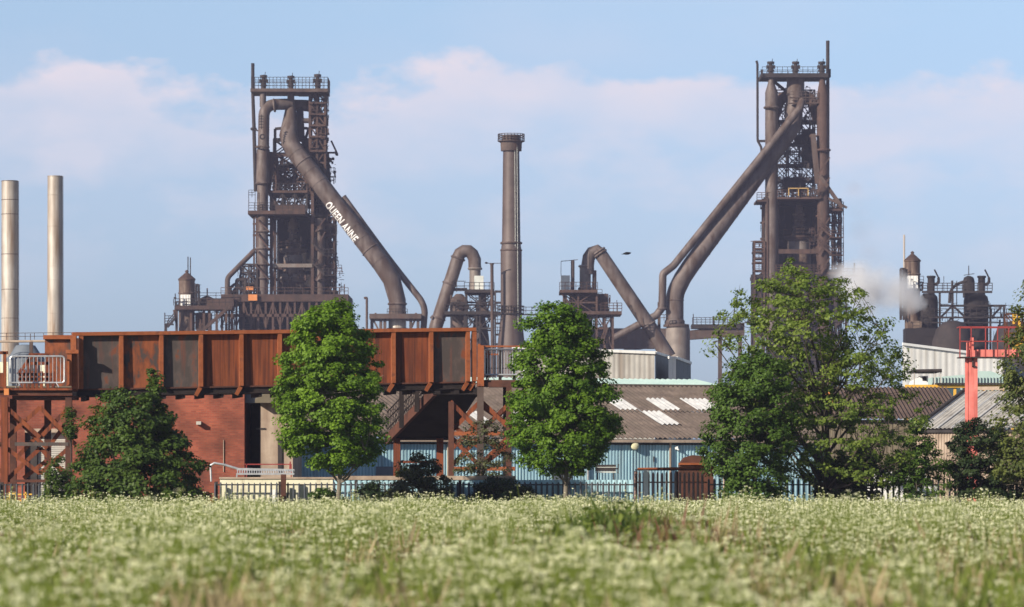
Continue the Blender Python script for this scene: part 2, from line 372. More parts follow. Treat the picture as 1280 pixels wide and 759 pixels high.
def bands(mb, S, px, ys, r, w=.16, dy=0):
    for y in ys: mb.ring(S(px, y, dy), (0, 0, 1), r * S.s + w * .4, w, 20, 5)

def text_on_pipe(body, A, B, rad, phi0, height, length, name, material, parent, start=0.0):
    """lettering wrapped on a cylinder A->B; phi0 = angle of the baseline"""
    cu = bpy.data.curves.new('tmp', 'FONT'); cu.body = body; cu.size = 1.0; cu.space_character = 1.08
    cu.offset = 0.022
    to = bpy.data.objects.new('tmp', cu); C.objects.link(to)
    dg = bpy.context.evaluated_depsgraph_get(); me = bpy.data.meshes.new_from_object(to.evaluated_get(dg))
    C.objects.unlink(to); bpy.data.objects.remove(to); bpy.data.curves.remove(cu)
    import bmesh
    bm = bmesh.new(); bm.from_mesh(me)
    for k_ in range(1, 12):
        bmesh.ops.bisect_plane(bm, geom=bm.verts[:] + bm.edges[:] + bm.faces[:], plane_co=(0, -.15 + k_ * .09, 0), plane_no=(0, 1, 0))
    bm.to_mesh(me); bm.free()
    vs = np.array([v.co[:] for v in me.vertices]); fs = [tuple(p.vertices) for p in me.polygons]; bpy.data.meshes.remove(me)
    x = (vs[:, 0] - vs[:, 0].min()) / (vs[:, 0].max() - vs[:, 0].min()) * length + start
    y = (vs[:, 1] - 0) / 0.72 * height
    ax = (B - A).normalized(); side = Vector((0, -1, 0)); up = ax.cross(side).normalized()
    if up.x < 0: up = -up
    out = MB(); pts = []
    for a, b in zip(x, y):
        ph = phi0 + b / rad
        pts.append(A + ax * a + (side * math.cos(ph) + up * math.sin(ph)) * (rad + .03))
    out.add(pts, fs)
    return out.build(name, material, parent, smooth=0)

rng = random.Random(5)
S = Space(670)
# ---------------- left furnace
fl = thing('blast_furnace', 'tall brown blast furnace on the left with QUEEN ANNE lettered on its sloping pipe', 'blast furnace', S.g(370), 'blast furnaces')
q = S.s
# main steel frame
mb = MB()
zs = [0] + [S(0, y).z for y in (440, 412, 374, 355, 333, 314, 292, 270, 243)]
mb.lattice([S(341, 0).x, S(392, 0).x], [zs[0]] + [zs[i] for i in (3, 5, 9)], [S.Y - 4, S.Y + 6], .5, .3, 'n')
mb.lattice([S(409, 0).x, S(418, 0).x], zs, [S.Y - 2, S.Y + 5], .35, .2, 'x')
for y in (350, 333, 314, 296, 282):
    mb.beam(S(392, y, -4), S(418, y, -2), .3, .5); mb.beam(S(318, y, -4), S(341, y, -4), .25, .35)
mb.beam(S(323, 270, -4.6), S(323, 412, -4.6), .3); mb.beam(S(319, 270, -3), S(319, 412, -3), .3)
for y0, y1 in ((275, 292), (292, 314), (314, 333), (333, 352)):
    mb.beam(S(322, y0, -6.4), S(339, y1, -6.4), .22); mb.beam(S(396, y1, -4.5), S(408, y0, -4.5), .22)
mb.build('frame', M['steel_red'], fl)
mb = MB()  # dark upper frame + right hand tower
zt = [S(0, y).z for y in (243, 226, 205, 190, 172, 158, 144, 130, 115)]
mb.lattice([S(388, 0).x, S(397, 0).x, S(407, 0).x], zt, [S.Y - 2, S.Y + 3], .38, .2, 'z')
for y in (190, 172, 158, 144, 130): mb.box(S(387, y, -2.6), S(408, y + 1.6, 3.4))
mb.clutter(S, 386, 118, 411, 190, -3, 3, 130, rng, .9)
mb.build('lift_tower', [M['steel_red']], fl)
mb = MB()
for x0, y0, x1, y1, dy in ((343, 160, 343, 243, 2), (343, 160, 362, 158, 2), (372, 158, 388, 160, 2), (374, 158, 386, 190, 2), (384, 160, 372, 196, 4), (381, 190, 381, 243, 3),
                           (409, 190, 412, 243, 2), (412, 196, 405, 215, 2), (414, 176, 421, 191, 0), (409, 191, 421, 191, 0), (388, 190, 398, 243, 3), (352, 190, 345, 243, 4), (392, 180, 392, 243, 1)):
    mb.beam(S(x0, y0, dy), S(x1, y1, dy), .45 if dy else .3)
mb.prism([(S(x, y).x, S(x, y).z) for x, y in ((375, 170), (383, 172), (400, 192), (410, 197), (413, 232), (400, 240), (392, 225), (380, 200))], S.Y + 1.5, S.Y + 3.5)
mb.prism([(S(x, y).x, S(x, y).z) for x, y in ((372, 130), (378, 134), (380, 172), (372, 176), (366, 160))], S.Y + .5, S.Y + 3)
mb.beam(S(420, 191, -.5), S(420, 191, 4), .4)
mb.build('hoist_gear', M['steel_dark'], fl)
mb = MB()  # big raking leg and triangular braces
mb.beam(S(342, 192, -3), S(336, 240, -3), 1.0, .8); mb.beam(S(347, 198, -2.5), S(350, 240, -2.5), .5)
mb.beam(S(336, 196, -3), S(365, 196, -3), .5); mb.beam(S(341, 213, -2), S(362, 213, -2), .5)
mb.clutter(S, 338, 198, 400, 240, -2, 3, 120, rng, .9)
mb.lattice([S(345, 0).x, S(356, 0).x, S(368, 0).x, S(384, 0).x], [S(0, y).z for y in (242, 228, 214)], [S.Y - 1, S.Y + 4], .3, .2, 'x')
mb.build('top_frame', M['steel_red'], fl)
# dark back panels and roof plates, added to keep the core in shade
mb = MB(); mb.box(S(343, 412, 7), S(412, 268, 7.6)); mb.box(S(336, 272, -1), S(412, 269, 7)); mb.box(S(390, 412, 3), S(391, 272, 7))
mb.build('dark_backing', M['steel_soot'], fl)
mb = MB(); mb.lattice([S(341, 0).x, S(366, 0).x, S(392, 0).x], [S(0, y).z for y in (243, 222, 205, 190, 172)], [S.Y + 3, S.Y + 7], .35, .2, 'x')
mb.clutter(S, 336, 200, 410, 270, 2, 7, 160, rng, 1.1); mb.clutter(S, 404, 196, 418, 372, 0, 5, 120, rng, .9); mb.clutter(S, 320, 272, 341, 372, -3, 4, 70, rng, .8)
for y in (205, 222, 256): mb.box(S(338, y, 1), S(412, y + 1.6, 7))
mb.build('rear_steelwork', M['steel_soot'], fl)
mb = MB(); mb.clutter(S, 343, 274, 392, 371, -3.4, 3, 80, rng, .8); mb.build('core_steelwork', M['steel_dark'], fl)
# vessel
mb = MB(); c = S.g(366, 1)
prof = [(13, 420), (13, 380), (14, 352), (12.5, 334), (11, 320), (10, 316), (8.5, 310), (8, 304), (5, 300), (4.5, 288), (6.5, 284), (6, 278), (3, 272)]
mb.lathe(c, [(r * q, S(0, y).z) for r, y in prof], 24)
for y, r in ((288, 6), (300, 6.5), (305, 9)): mb.ring(c + V(0, 0, S(0, y).z), (0, 0, 1), r * q, .25, 20, 5)
vs = mb.build('furnace_vessel', M['stove'], fl)
mb = MB(); mb.lathe(c, [(11.5 * q, S(0, 333).z), (12 * q, S(0, 322).z), (11 * q, S(0, 319).z)], 24)
mb.box(S(343, 336, -4.4), S(392, 331.5, -3.6)); mb.ring(c + V(0, 0, S(0, 349).z), (0, 0, 1), 14 * q, .5, 24, 6)
mb.pipe([c + V(-13 * q, -2.6, S(0, 346).z), c + V(-6 * q, -2.6, S(0, 346).z)], .4); mb.pipe([c + V(1 * q, -2.6, S(0, 346).z), c + V(8 * q, -2.6, S(0, 346).z)], .4)
mb.build('tuyere_belt', M['duct_light'], vs)
mb = MB(); mb.lathe(c, [(15.5 * q, S(0, 315.5).z), (18 * q, S(0, 312).z), (18 * q, S(0, 311).z)], 24); mb.build('ring_platform', M['duct'], vs)
mb = MB()
for k in range(20):
    a0, a1 = 2 * math.pi * k / 20, 2 * math.pi * (k + 1) / 20
    mb.rail([c + V(18 * q * math.cos(a0), 18 * q * math.sin(a0), S(0, 311).z), c + V(18 * q * math.cos(a1), 18 * q * math.sin(a1), S(0, 311).z)], 1.1, 3, .04)
mb.build('railing', M['steel_red'], vs)
# uptakes
mb = MB()
mb.pipe(arc([S(330.5, 380, -5), S(330.5, 243, -5), S(331, 200, -4), S(331.5, 133, -3), S(364, 131, -1)], 9, .9 if False else .45), 7.0 * q, 20)
mb.pipe([S(330.5, 232, -5), S(331, 190, -4.2)], 8.2 * q, 20)
bands(mb, S, 330.5, (187, 232, 292, 313, 333, 350), 7.2, .2, -5)
mb.pipe([S(330, 115, -3), S(330, 136, -3)], 4 * q, 14)
mb.ring(S(344, 133.5, -2.4), (1, 0, .1), 7.4 * q, .2)
u = mb.build('uptake', M['duct'], fl)
mb = MB()
for k in range(5): mb.beam(S(327, 150 + 3.4 * k, -6.9), S(333, 150 + 3.4 * k, -6.9), .14)
mb.beam(S(330, 148, -6.9), S(330, 166, -6.9), .14); mb.ring(S(331, 175, -6.3), (0, 1, 0), 2.6 * q, .14)
mb.build('ladder', M['steel_dark'], u)
mb = MB(); mb.pipe(arc([S(364, 131, 1), S(394, 131, 2), S(401, 160, 3), S(401, 268, 4)], 8, .45), 7.2 * q, 18)
mb.pipe([S(401, 275, -3), S(401, 412, -3)], 6.2 * q, 18); bands(mb, S, 401, (290, 314, 333, 352), 6.3, .2, -3)
mb.pipe([S(377, 151, 0), S(389, 151, 0)], 3.2 * q, 14)
mb.build('uptake', M['duct'], fl)
# downcomer
cl = [S(364, 113, -1), S(364, 124, -1), S(363, 150, -1), S(361, 170, -2), S(366, 186, -3), S(478, 332, -6), S(491, 352, -6), S(498, 378, -6), S(498, 392, -6)]
rr = [4 * q, 4.4 * q, 8.8 * q, 11.2 * q, 11.4 * q, 11.4 * q, 11.3 * q, 10.6 * q, 10.5 * q]
mb = MB(); mb.pipe(cl[:4] + arc([cl[3], cl[4], cl[5]], 5, .3)[1:-1] + cl[5:], rr[:4] + [11.4 * q] * 3 + [11.4 * q] * 3 + rr[5:], 28)
for k, t in enumerate((.05, .13, .21, .31, .70, .79, .88, .98)):
    p = cl[4].lerp(cl[5], t); mb.ring(p, cl[5] - cl[4], 11.42 * q, .13 if k in (1, 6) else .06, 28, 5)
mb.ring(S(498, 382, -6), (0, 0, 1), 10.8 * q, .2, 24, 5)
dcm = mb.build('downcomer', M['duct'], fl)
A, B = cl[4], cl[5]; ax = (B - A).normalized()
st = (S(404, 258, 0) - S(A.x / q + 640, 0, 0)).length if False else 0
# start where the axis passes next to photo point (409, 259)
pt = S(410.5, 261, -6); t0 = (Vector((pt.x, 0, pt.z)) - Vector((A.x, 0, A.z))).dot(Vector((ax.x, 0, ax.z)).normalized())
tx = text_on_pipe('QUEEN ANNE', A, B, 11.4 * q, R(-72), 1.6, 7.9, 'lettering', M['text'], dcm, t0 - .3)
mb = MB(); mb.pipe(arc([S(430, 248, -4), S(487, 326, -4), S(528, 378, -5), S(532, 389, -5), S(528, 440, -5)], 5, .5), 4 * q, 14)
mb.build('bypass_pipe', M['duct'], fl)
# tall vent
mb = MB(); mb.pipe([S(316.5, 80, -1), S(316.5, 118, -1), S(318, 160, -1), S(320, 240, -1)], [2.1 * q, 2.1 * q, 2.3 * q, 2.3 * q], 10); mb.ring(S(317.5, 162, -1), (0, 0, 1), 2.6 * q, .25, 12)
mb.beam(S(317.5, 162, -1), S(325, 166, -3), .2)
mb.build('vent_pipe', M['steel_dark'], fl)
for x, y in ((330, 93), (364, 94), (397, 91)):
    mb = MB(); bleeder(mb, S, x, y, 114, -1 if x != 397 else 0); mb.build('bleeder_valve', M['steel_dark'], fl)
mb = MB(); mb.box(S(315, 117.5, -4), S(411, 113.5, 4)); mb.box(S(372, 118, -4.3), S(411, 117, 4.2)); tp = mb.build('top_platform', M['steel'], fl)
mb = MB(); z0 = -4
mb.rail([S(316, 113.5, -3.9), S(411, 113.5, -3.9)], 14 * q, .62, .04, 4); mb.rail([S(316, 113.5, 3.9), S(411, 113.5, 3.9)], 14 * q, 1.2, .035, 3)
mb.rail([S(411, 113.5, -3.9), S(411, 113.5, 3.9)], 14 * q, .62, .04, 4); mb.build('railing', M['steel_dark'], tp)
# middle platforms
mb = MB(); mb.box(S(335, 243.5, -4.6), S(386, 240.5, 5)); p_ = mb.build('platform', M['steel_red'], fl)
mb = MB(); mb.rail([S(336, 240.5, -4.5), S(386, 240.5, -4.5)], 1.1, 1.0, .04); mb.clutter(S, 344, 226, 384, 240, -3, 4, 30, rng, .7); mb.build('railing', M['steel_dark'], p_)
mb = MB(); mb.box(S(313, 271, -6.4), S(384, 266.5, 5)); mb.box(S(386, 243, 0), S(414, 246, 5)); mb.box(S(341, 266, -4.4), S(383, 258, -4.1)); p_ = mb.build('platform', M['steel_red'], fl)
mb = MB(); mb.rail([S(314, 266.5, -6.3), S(384, 266.5, -6.3)], 1.3, .9, .04, 3); mb.rail([S(314, 250, -6.3), S(322, 250, -6.3)], 1.2, .6, .04, 3)
mb.beam(S(314, 246, -6.3), S(314, 268, -6.3), .1); mb.beam(S(322, 246, -6.3), S(322, 268, -6.3), .1)
mb.clutter(S, 336, 247, 412, 268, -4, 4, 80, rng, .8, 1); mb.lattice([S(340, 0).x, S(355, 0).x, S(370, 0).x, S(385, 0).x], [S(0, y).z for y in (268, 244)], [S.Y - 4.2, S.Y + 4], .25, .18, 'x')
mb.build('railing', M['steel_dark'], p_)
# zigzag stairs on the right
mb = MB()
for y in (322, 346):
    mb.stairs(S(391, y - 17, -5.5), S(408, y, -5.5), .9)
    mb.box(S(406, y + .8, -5.8), S(420, y, -4)); mb.rail([S(406, y, -5.8), S(420, y, -5.8)], 1.1, 1.0, .04)
mb.rail([S(412, 290, -3), S(422, 290, -3)], 1.1, .8, .04, 3); mb.beam(S(421, 285, -3), S(421, 305, -3), .15); mb.clutter(S, 406, 262, 422, 372, -3, 3, 90, rng, .8)
mb.build('stairs', M['steel_dark'], fl)
# cast floor and low works
mb = MB(); mb.mi = 0; mb.box(S(281, 380, -9), S(438, 371, 10)); mb.mi = 1; mb.box(S(300, 412, -3), S(438, 380, 9)); mb.box(S(290, 640, 0), S(436, 412, 9))
mb.build('cast_floor', [M['steel_red'], M['steel_soot']], fl)
mb = MB()
for x in range(282, 440, 9): mb.beam(S(x, 640, -8.6), S(x, 380, -8.6), .35)
for x in range(282, 432, 18): mb.beam(S(x, 412, -8.6), S(x + 9, 380, -8.6), .2); mb.beam(S(x + 9, 380, -8.6), S(x + 18, 412, -8.6), .2)
mb.beam(S(282, 397, -8.6), S(438, 397, -8.6), .35, .5)
mb.clutter(S, 285, 382, 436, 414, -8, -3.2, 150, rng, .9)
mb.build('undercroft_steel', M['steel_red'], fl)
mb = MB(); mb.rail([S(281, 371, -8.9), S(438, 371, -8.9)], 1.1, 1.5, .045); mb.clutter(S, 338, 340, 430, 371, -3.8, 2, 90, rng, .8); mb.clutter(S, 298, 345, 338, 371, -6, 3, 70, rng, .8)
mb.beam(S(427, 371, -8), S(427, 362, -8), .2); mb.beam(S(433, 371, -8), S(433, 358, -8), .15)
mb.build('plant_steelwork', M['steel_red'], fl)
mb = MB(); mb.box(S(304, 357, -6), S(322, 355.5, 2)); mb.beam(S(304, 371, -6), S(304, 343, -6), .3); mb.lattice([S(304, 0).x, S(314, 0).x, S(324, 0).x], [S(0, y).z for y in (371, 357, 343, 333)], [S.Y - 6, S.Y], .3, .2, 'z')
mb.pipe(arc([S(291, 371, -6), S(291, 362, -6), S(297, 357, -6), S(303, 360, -6)], 5), .25, 8); mb.pipe(arc([S(295, 371, -6), S(295, 366, -6), S(300, 361, -6), S(306, 364, -6)], 5), .3, 8)
mb.pipe(arc([S(299, 371, -6), S(299, 352, -6), S(310, 352, -6), S(310, 370, -6)], 5, .2), .3, 8)
mb.build('side_steelwork', M['steel_dark'], fl)
mb = MB(); mb.box(S(315, 379, -9.6), S(326, 371.5, -9.1)); mb.box(S(311, 365, -7), S(320, 361, -6.4)); mb.build('orange_casing', M['orange'], fl)
mb = MB(); mb.pipe(arc([S(320, 316, -5), S(288, 350, -7), S(288, 380, -7)], 4, .15), 3.2 * q, 12); mb.build('relief_pipe', M['steel'], fl)

# ---------------- dust catcher under the left downcomer
dc = thing('dust_catcher', 'dust catcher with silver dome band under the foot of the left sloping pipe', 'dust catcher', S.g(498, -6))
mb = MB(); c = S.g(498, -6)
mb.lathe(c, [(16 * q, 0), (16 * q, S(0, 440).z), (13 * q, S(0, 412).z)], 24); mb.build('shell', M['steel'], dc)
mb = MB(); mb.lathe(c, [(11 * q, S(0, 412).z), (11 * q, S(0, 404).z), (9 * q, S(0, 400.5).z)], 24); mb.build('dome', M['silver'], dc)
mb = MB(); mb.box(S(464, 401, -9), S(528, 395, 2)); mb.lathe(c, [(11 * q, S(0, 395).z), (11 * q, S(0, 391).z)], 20)
for x in (467, 478, 483, 515, 524): mb.beam(S(x, 440, -8), S(x, 400, -8), .5)
mb.beam(S(468, 401, -8), S(478, 420, -8), .3); mb.beam(S(521, 401, -8), S(512, 420, -8), .3)
mb.lathe(S(471, 395, -6), [(2 * q, 0), (.8 * q, 2 * q)], 8); mb.lathe(S(521, 395, -6), [(2.4 * q, 0), (1 * q, 2 * q)], 8)
pf = mb.build('platform', M['steel'], dc)
mb = MB(); mb.rail([S(486, 395, -8.8), S(511, 395, -8.8)], .8, .5, .04); mb.build('railing', M['steel_dark'], pf)
mb = MB(); mb.pipe(arc([S(457.5, 376, -9), S(461, 375, -9), S(461, 382, -9), S(461, 640, -9)], 4, .45), 1.5 * q, 10)
tag(mb.build('vent_stack', M['steel'], None), 'thin brown vent pipe with hooked top beside the foot of the left sloping pipe', 'vent pipe')

# ---------------- right furnace
rng = random.Random(9)
S = Space(690); q = S.s
fr = thing('blast_furnace', 'tall brown blast furnace on the right behind the broad airy tree', 'blast furnace', S.g(995), 'blast furnaces')
mb = MB(); zs = [0] + [S(0, y).z for y in (440, 400, 360, 338, 317, 298, 276, 250)]
mb.lattice([S(970, 0).x, S(1021, 0).x], [zs[0], zs[3], zs[8]], [S.Y - 4, S.Y + 6], .45, .25, 'n'); mb.lattice([S(1042, 0).x, S(1050, 0).x], zs, [S.Y - 2, S.Y + 3], .28, .18, 'z')
for y in (340, 318, 300, 280, 262): mb.beam(S(1021, y, -4), S(1050, y, -2), .25, .4); mb.beam(S(949, y, -3), S(970, y, -4), .25, .35)
mb.beam(S(952.5, 250, -3), S(952.5, 430, -3), .4); mb.beam(S(957, 250, -5), S(957, 430, -5), .3)
mb.box(S(971, 319, -4.6), S(1021, 313.5, -3.8))
mb.build('frame', M['steel_red'], fr)
mb = MB(); mb.box(S(957, 420, 7), S(1034, 252, 7.6)); mb.box(S(960, 256, 0), S(1034, 252, 7)); mb.box(S(955, 420, 2), S(969, 252, 7)); mb.build('dark_backing', M['steel_soot'], fr)  # dark backing added here too, to keep this core in shade
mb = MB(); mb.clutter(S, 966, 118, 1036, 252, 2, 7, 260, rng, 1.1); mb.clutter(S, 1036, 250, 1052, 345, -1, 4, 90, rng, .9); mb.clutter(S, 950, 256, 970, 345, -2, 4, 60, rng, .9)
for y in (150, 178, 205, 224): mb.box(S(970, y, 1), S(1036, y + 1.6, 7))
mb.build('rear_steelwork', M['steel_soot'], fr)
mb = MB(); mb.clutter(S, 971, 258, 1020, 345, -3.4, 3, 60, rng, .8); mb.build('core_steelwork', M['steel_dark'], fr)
mb = MB(); c = S.g(999, 1)
mb.lathe(c, [(r * q, S(0, y).z) for r, y in ((15, 430), (15, 330), (14, 312), (13, 300), (11, 297), (7, 288), (6, 280), (5.5, 262), (4, 254))], 24)
for y, r in ((268, 6.5), (276, 6.2), (284, 7)): mb.ring(c + V(0, 0, S(0, y).z), (0, 0, 1), r * q, .25, 20, 5)
vs = mb.build('furnace_vessel', M['stove'], fr)
mb = MB(); mb.lathe(c, [(14.3 * q, S(0, 313).z), (14.3 * q, S(0, 303).z), (12 * q, S(0, 300).z)], 24); mb.build('tuyere_belt', M['duct_light'], vs)
mb = MB(); mb.lathe(c, [(16 * q, S(0, 300).z), (19 * q, S(0, 296.5).z), (19 * q, S(0, 295).z)], 24); mb.build('ring_platform', M['steel_red'], vs)
mb = MB()
for k in range(20):
    a0, a1 = 2 * math.pi * k / 20, 2 * math.pi * (k + 1) / 20
    mb.rail([c + V(19 * q * math.cos(a0), 19 * q * math.sin(a0), S(0, 295).z), c + V(19 * q * math.cos(a1), 19 * q * math.sin(a1), S(0, 295).z)], 1.1, 3, .04)
mb.build('railing', M['steel_red'], vs)
# uptakes
mb = MB(); mb.pipe([S(962.5, 420, -4), S(962.5, 250, -4), S(963, 200, -3), S(963, 118, -3), S(962.5, 106, -3), S(962.5, 97, -3)], [8 * q, 8 * q, 8 * q, 8 * q, 4 * q, 3.6 * q], 20)
bands(mb, S, 962.5, (137, 250, 280, 318, 340), 8.1, .2, -3.5); mb.build('uptake', M['duct'], fr)
mb = MB(); mb.pipe([S(1027, 420, -4), S(1027, 250, -4), S(1027, 190, -3), S(1027, 120, -3), S(1026, 106, -3), S(1026, 97, -3)], [7.6 * q, 7.6 * q, 7.8 * q, 7.4 * q, 4 * q, 3.6 * q], 20)
bands(mb, S, 1027, (190, 272, 296, 318, 340), 7.7, .2, -3.6)
for y in (200, 225, 275, 300, 325): mb.beam(S(1020, y + 20, -5.6), S(1034, y, -5.6), .25)
mb.build('uptake', M['steel_red'], fr)
mb = MB(); mb.pipe(arc([S(966, 150, -1), S(975, 122, 0), S(994, 118, 1)], 8, .5), 7 * q, 16); mb.pipe(arc([S(1022, 150, -1), S(1014, 122, 0), S(994, 118, 1)], 8, .5), 7 * q, 16)
mb.lathe(S(995, 119, 2), [(3 * q, 0), (9 * q, 2 * q), (11 * q, 8 * q), (11 * q, 14 * q), (8 * q, 19 * q), (3 * q, 22 * q)], 20)
mb.build('cross_duct', M['steel_red'], fr)
# downcomers
mb = MB(); mb.pipe([S(994, 97, -1), S(994, 106, -1), S(994, 125, -1), S(989, 160, -2)] + arc([S(989, 156, -2), S(985, 166, -2.4), S(861, 335, -8), S(851, 350, -8)], 5, .25)[1:] + arc([S(851, 350, -8), S(841, 370, -8), S(841, 400, -8), S(841, 405, -8)], 8, .45)[1:],
                   11 * q, 26)
A, B = S(985, 166, -2.4), S(861, 335, -8)
for t in (.1, .2, .3, .4, .5, .6, .7, .8, .88, .97): mb.ring(A.lerp(B, t), B - A, 11.02 * q, .07, 26, 5)
mb.ring(S(841, 378, -8), (0, 0, 1), 10.2 * q, .2, 24); mb.lathe(S.g(841, -8), [(10.2 * q, S(0, 412).z), (12.5 * q, S(0, 408).z), (12.5 * q, S(0, 404).z), (10 * q, S(0, 400).z)], 24)
mb.build('downcomer', M['duct'], fr)
mb = MB(); mb.pipe(arc([S(1001, 128, -3.5), S(997, 139, -4.5), S(839, 336, -9.5), S(826, 346, -9.5), S(825, 388, -9.5), S(818, 397, -9.5), S(760, 428, -9)], 6, .18), 4.7 * q, 16)
mb.ring(S(825, 389, -9.5), (0, 0, 1), 5 * q, .25); mb.build('bypass_pipe', M['duct'], fr)
mb = MB(); mb.pipe([S(994, 97, -1.5), S(994, 150, -1.5)], [4 * q, 6.5 * q], 16); mb.build('centre_stem', M['duct'], fr)
for x in (962.5, 993.5, 1026):
    mb = MB(); bleeder(mb, S, x, 77, 96, -2); mb.build('bleeder_valve', M['steel_dark'], fr)
mb = MB(); mb.box(S(950, 99.5, -4), S(1033, 94.5, 4)); mb.box(S(949, 99, -4.2), S(952, 90, -3.8)); tp = mb.build('top_platform', M['steel_dark'], fr)
mb = MB(); mb.rail([S(951, 94.5, -3.9), S(1033, 94.5, -3.9)], 1.1, .9, .04); mb.rail([S(951, 94.5, 3.9), S(1033, 94.5, 3.9)], 1.1, 1.2, .04); mb.build('railing', M['steel_dark'], tp)
mb = MB(); mb.pipe([S(1034.7, 51, 0), S(1034.7, 240, 0)], 2.2 * q, 10); mb.box(S(1036.5, 97, -1), S(1038, 87, 1)); tag(mb.build('vent_pipe', M['steel_dark'], fr), 'taller vent pipe')
mb = MB(); mb.pipe(arc([S(945.5, 76, 0), S(946.8, 80, 0), S(947, 176, 0), S(951.5, 184, 0), S(952.5, 200, 0)], 3, .2), 1.5 * q, 10); mb.beam(S(946, 177, -1), S(957, 177, -1), .4); mb.build('vent_pipe', M['steel_dark'], fr)
# upper lattice, dark machinery
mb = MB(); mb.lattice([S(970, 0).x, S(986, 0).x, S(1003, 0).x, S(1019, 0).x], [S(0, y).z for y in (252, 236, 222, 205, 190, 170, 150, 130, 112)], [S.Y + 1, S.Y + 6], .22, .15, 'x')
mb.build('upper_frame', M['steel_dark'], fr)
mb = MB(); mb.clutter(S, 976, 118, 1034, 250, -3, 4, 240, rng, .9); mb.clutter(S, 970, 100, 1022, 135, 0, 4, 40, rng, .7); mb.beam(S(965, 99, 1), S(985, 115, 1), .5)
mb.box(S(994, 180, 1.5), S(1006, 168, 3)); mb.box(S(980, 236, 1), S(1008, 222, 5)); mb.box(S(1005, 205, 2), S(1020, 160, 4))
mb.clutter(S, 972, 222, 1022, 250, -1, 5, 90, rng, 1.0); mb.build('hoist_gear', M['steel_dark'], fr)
mb = MB(); mb.beam(S(1014, 170, -4), S(1020, 232, -4), .9, .7); mb.beam(S(1022, 222, -4.5), S(1050, 262, -4.5), .8, .6); mb.beam(S(1020, 244, -4.5), S(1056, 262, -4.5), .4)
mb.beam(S(1010, 172, -3), S(1020, 172, -3), .4)
for y in (124, 131): mb.box(S(985, y + 1.2, -4), S(1020, y, -3)); mb.rail([S(985, y, -4), S(1020, y, -4)], .9, .7, .04)
mb.build('raking_leg', M['steel'], fr)
for a, b, y, d0 in ((969, 1023, 249, -5.5), (944, 962, 252, -5), (950, 1050, 342, -5), (1020, 1052, 263, -4)):
    mb = MB(); mb.box(S(a, y + 2.6, d0), S(b, y, 4)); p_ = mb.build('platform', M['steel_red'], fr)
    mb = MB(); mb.rail([S(a, y, d0 + .1), S(b, y, d0 + .1)], 1.2, .8, .05, 3); mb.build('railing', M['steel_red'], p_)
mb = MB()
for x in (983, 995, 1007): mb.beam(S(x, 248, -5.8), S(x, 238, -5.8), .16)
mb.beam(S(983, 238.5, -5.8), S(1007, 238.5, -5.8), .16); mb.build('yellow_gate', mat('dull_yellow', (.38, .24, .08), (.46, .30, .11), scale=2), fr)
mb = MB()
for y in (296, 318):
    mb.stairs(S(1020, y - 12, -6.5), S(1036, y + 3, -6.5), .9); mb.box(S(1034, y + 4, -6.5), S(1050, y + 3, -4)); mb.rail([S(1034, y + 3, -6.5), S(1050, y + 3, -6.5)], 1.1, .9, .045)
for y in (262, 284, 306, 328):
    mb.rail([S(1043, y + 8, -3), S(1052, y + 8, -3)], 1.1, .7, .045, 3)
mb.beam(S(1052.5, 255, -3), S(1052.5, 345, -3), .12); mb.clutter(S, 1040, 262, 1052, 345, -3, 2, 40, rng, .7); mb.clutter(S, 1010, 286, 1022, 318, -5, -3, 30, rng, .7)
mb.build('stairs', M['steel_red'], fr)
mb = MB()
mb.lattice([S(941, 0).x, S(953, 0).x], [0] + [S(0, y).z for y in (420, 380, 340, 325, 313, 304)], [S.Y - 5, S.Y - 1], .3, .15, 'n'); mb.beam(S(936, 304, -5), S(953, 303, -5), .12)
for y in (340, 326, 313): mb.rail([S(940, y, -5), S(953, y, -5)], 1.1, .8, .045, 3)
for y in (329, 316): mb.box(S(939, y + 2, -5.2), S(953, y, -1))
mb.build('side_landing', M['steel_red'], fr)
mb = MB(); mb.box(S(946, 392, -2), S(1050, 350, 6)); mb.box(S(940, 349, -5), S(1052, 345, 6)); mb.box(S(936, 404, -5), S(1052, 400, 6)); mb.box(S(936, 452, -5), S(1056, 448, 6)); mb.box(S(960, 640, -2), S(1040, 404, 6))
for x in range(938, 1056, 13): mb.beam(S(x, 640, -4.6), S(x, 345, -4.6), .4)
mb.build('cast_floor', M['steel_dark'], fr)
mb = MB(); mb.clutter(S, 936, 345, 1056, 450, -6, -3.2, 260, rng, 1); mb.rail([S(1050, 345, -3), S(1078, 345, -3)], 1.1, 1, .045); mb.beam(S(1050, 346, -3), S(1078, 346, -3), .3)
mb.beam(S(1066, 346, -3), S(1066, 330, -3), .2); mb.build('plant_steelwork', M['steel_red'], fr)

dc = thing('dust_catcher', 'brown cylindrical dust catcher under the foot of the right sloping pipe', 'dust catcher', S.g(843, -8))
mb = MB(); mb.lathe(S.g(845, -8), [(15 * q, 0), (15 * q, S(0, 415).z), (14 * q, S(0, 411).z)], 24); mb.build('shell', M['duct_light'], dc)
mb = MB(); mb.lathe(S.g(843, -8), [(16 * q, S(0, 411).z), (16 * q, S(0, 408).z), (12.8 * q, S(0, 407.5).z)], 24); mb.beam(S(822, 380, -7), S(822, 640, -7), .5)
mb.rail([S(822, 404, -11), S(832, 404, -11)], 1, .8, .05); mb.build('collar', M['steel'], dc)

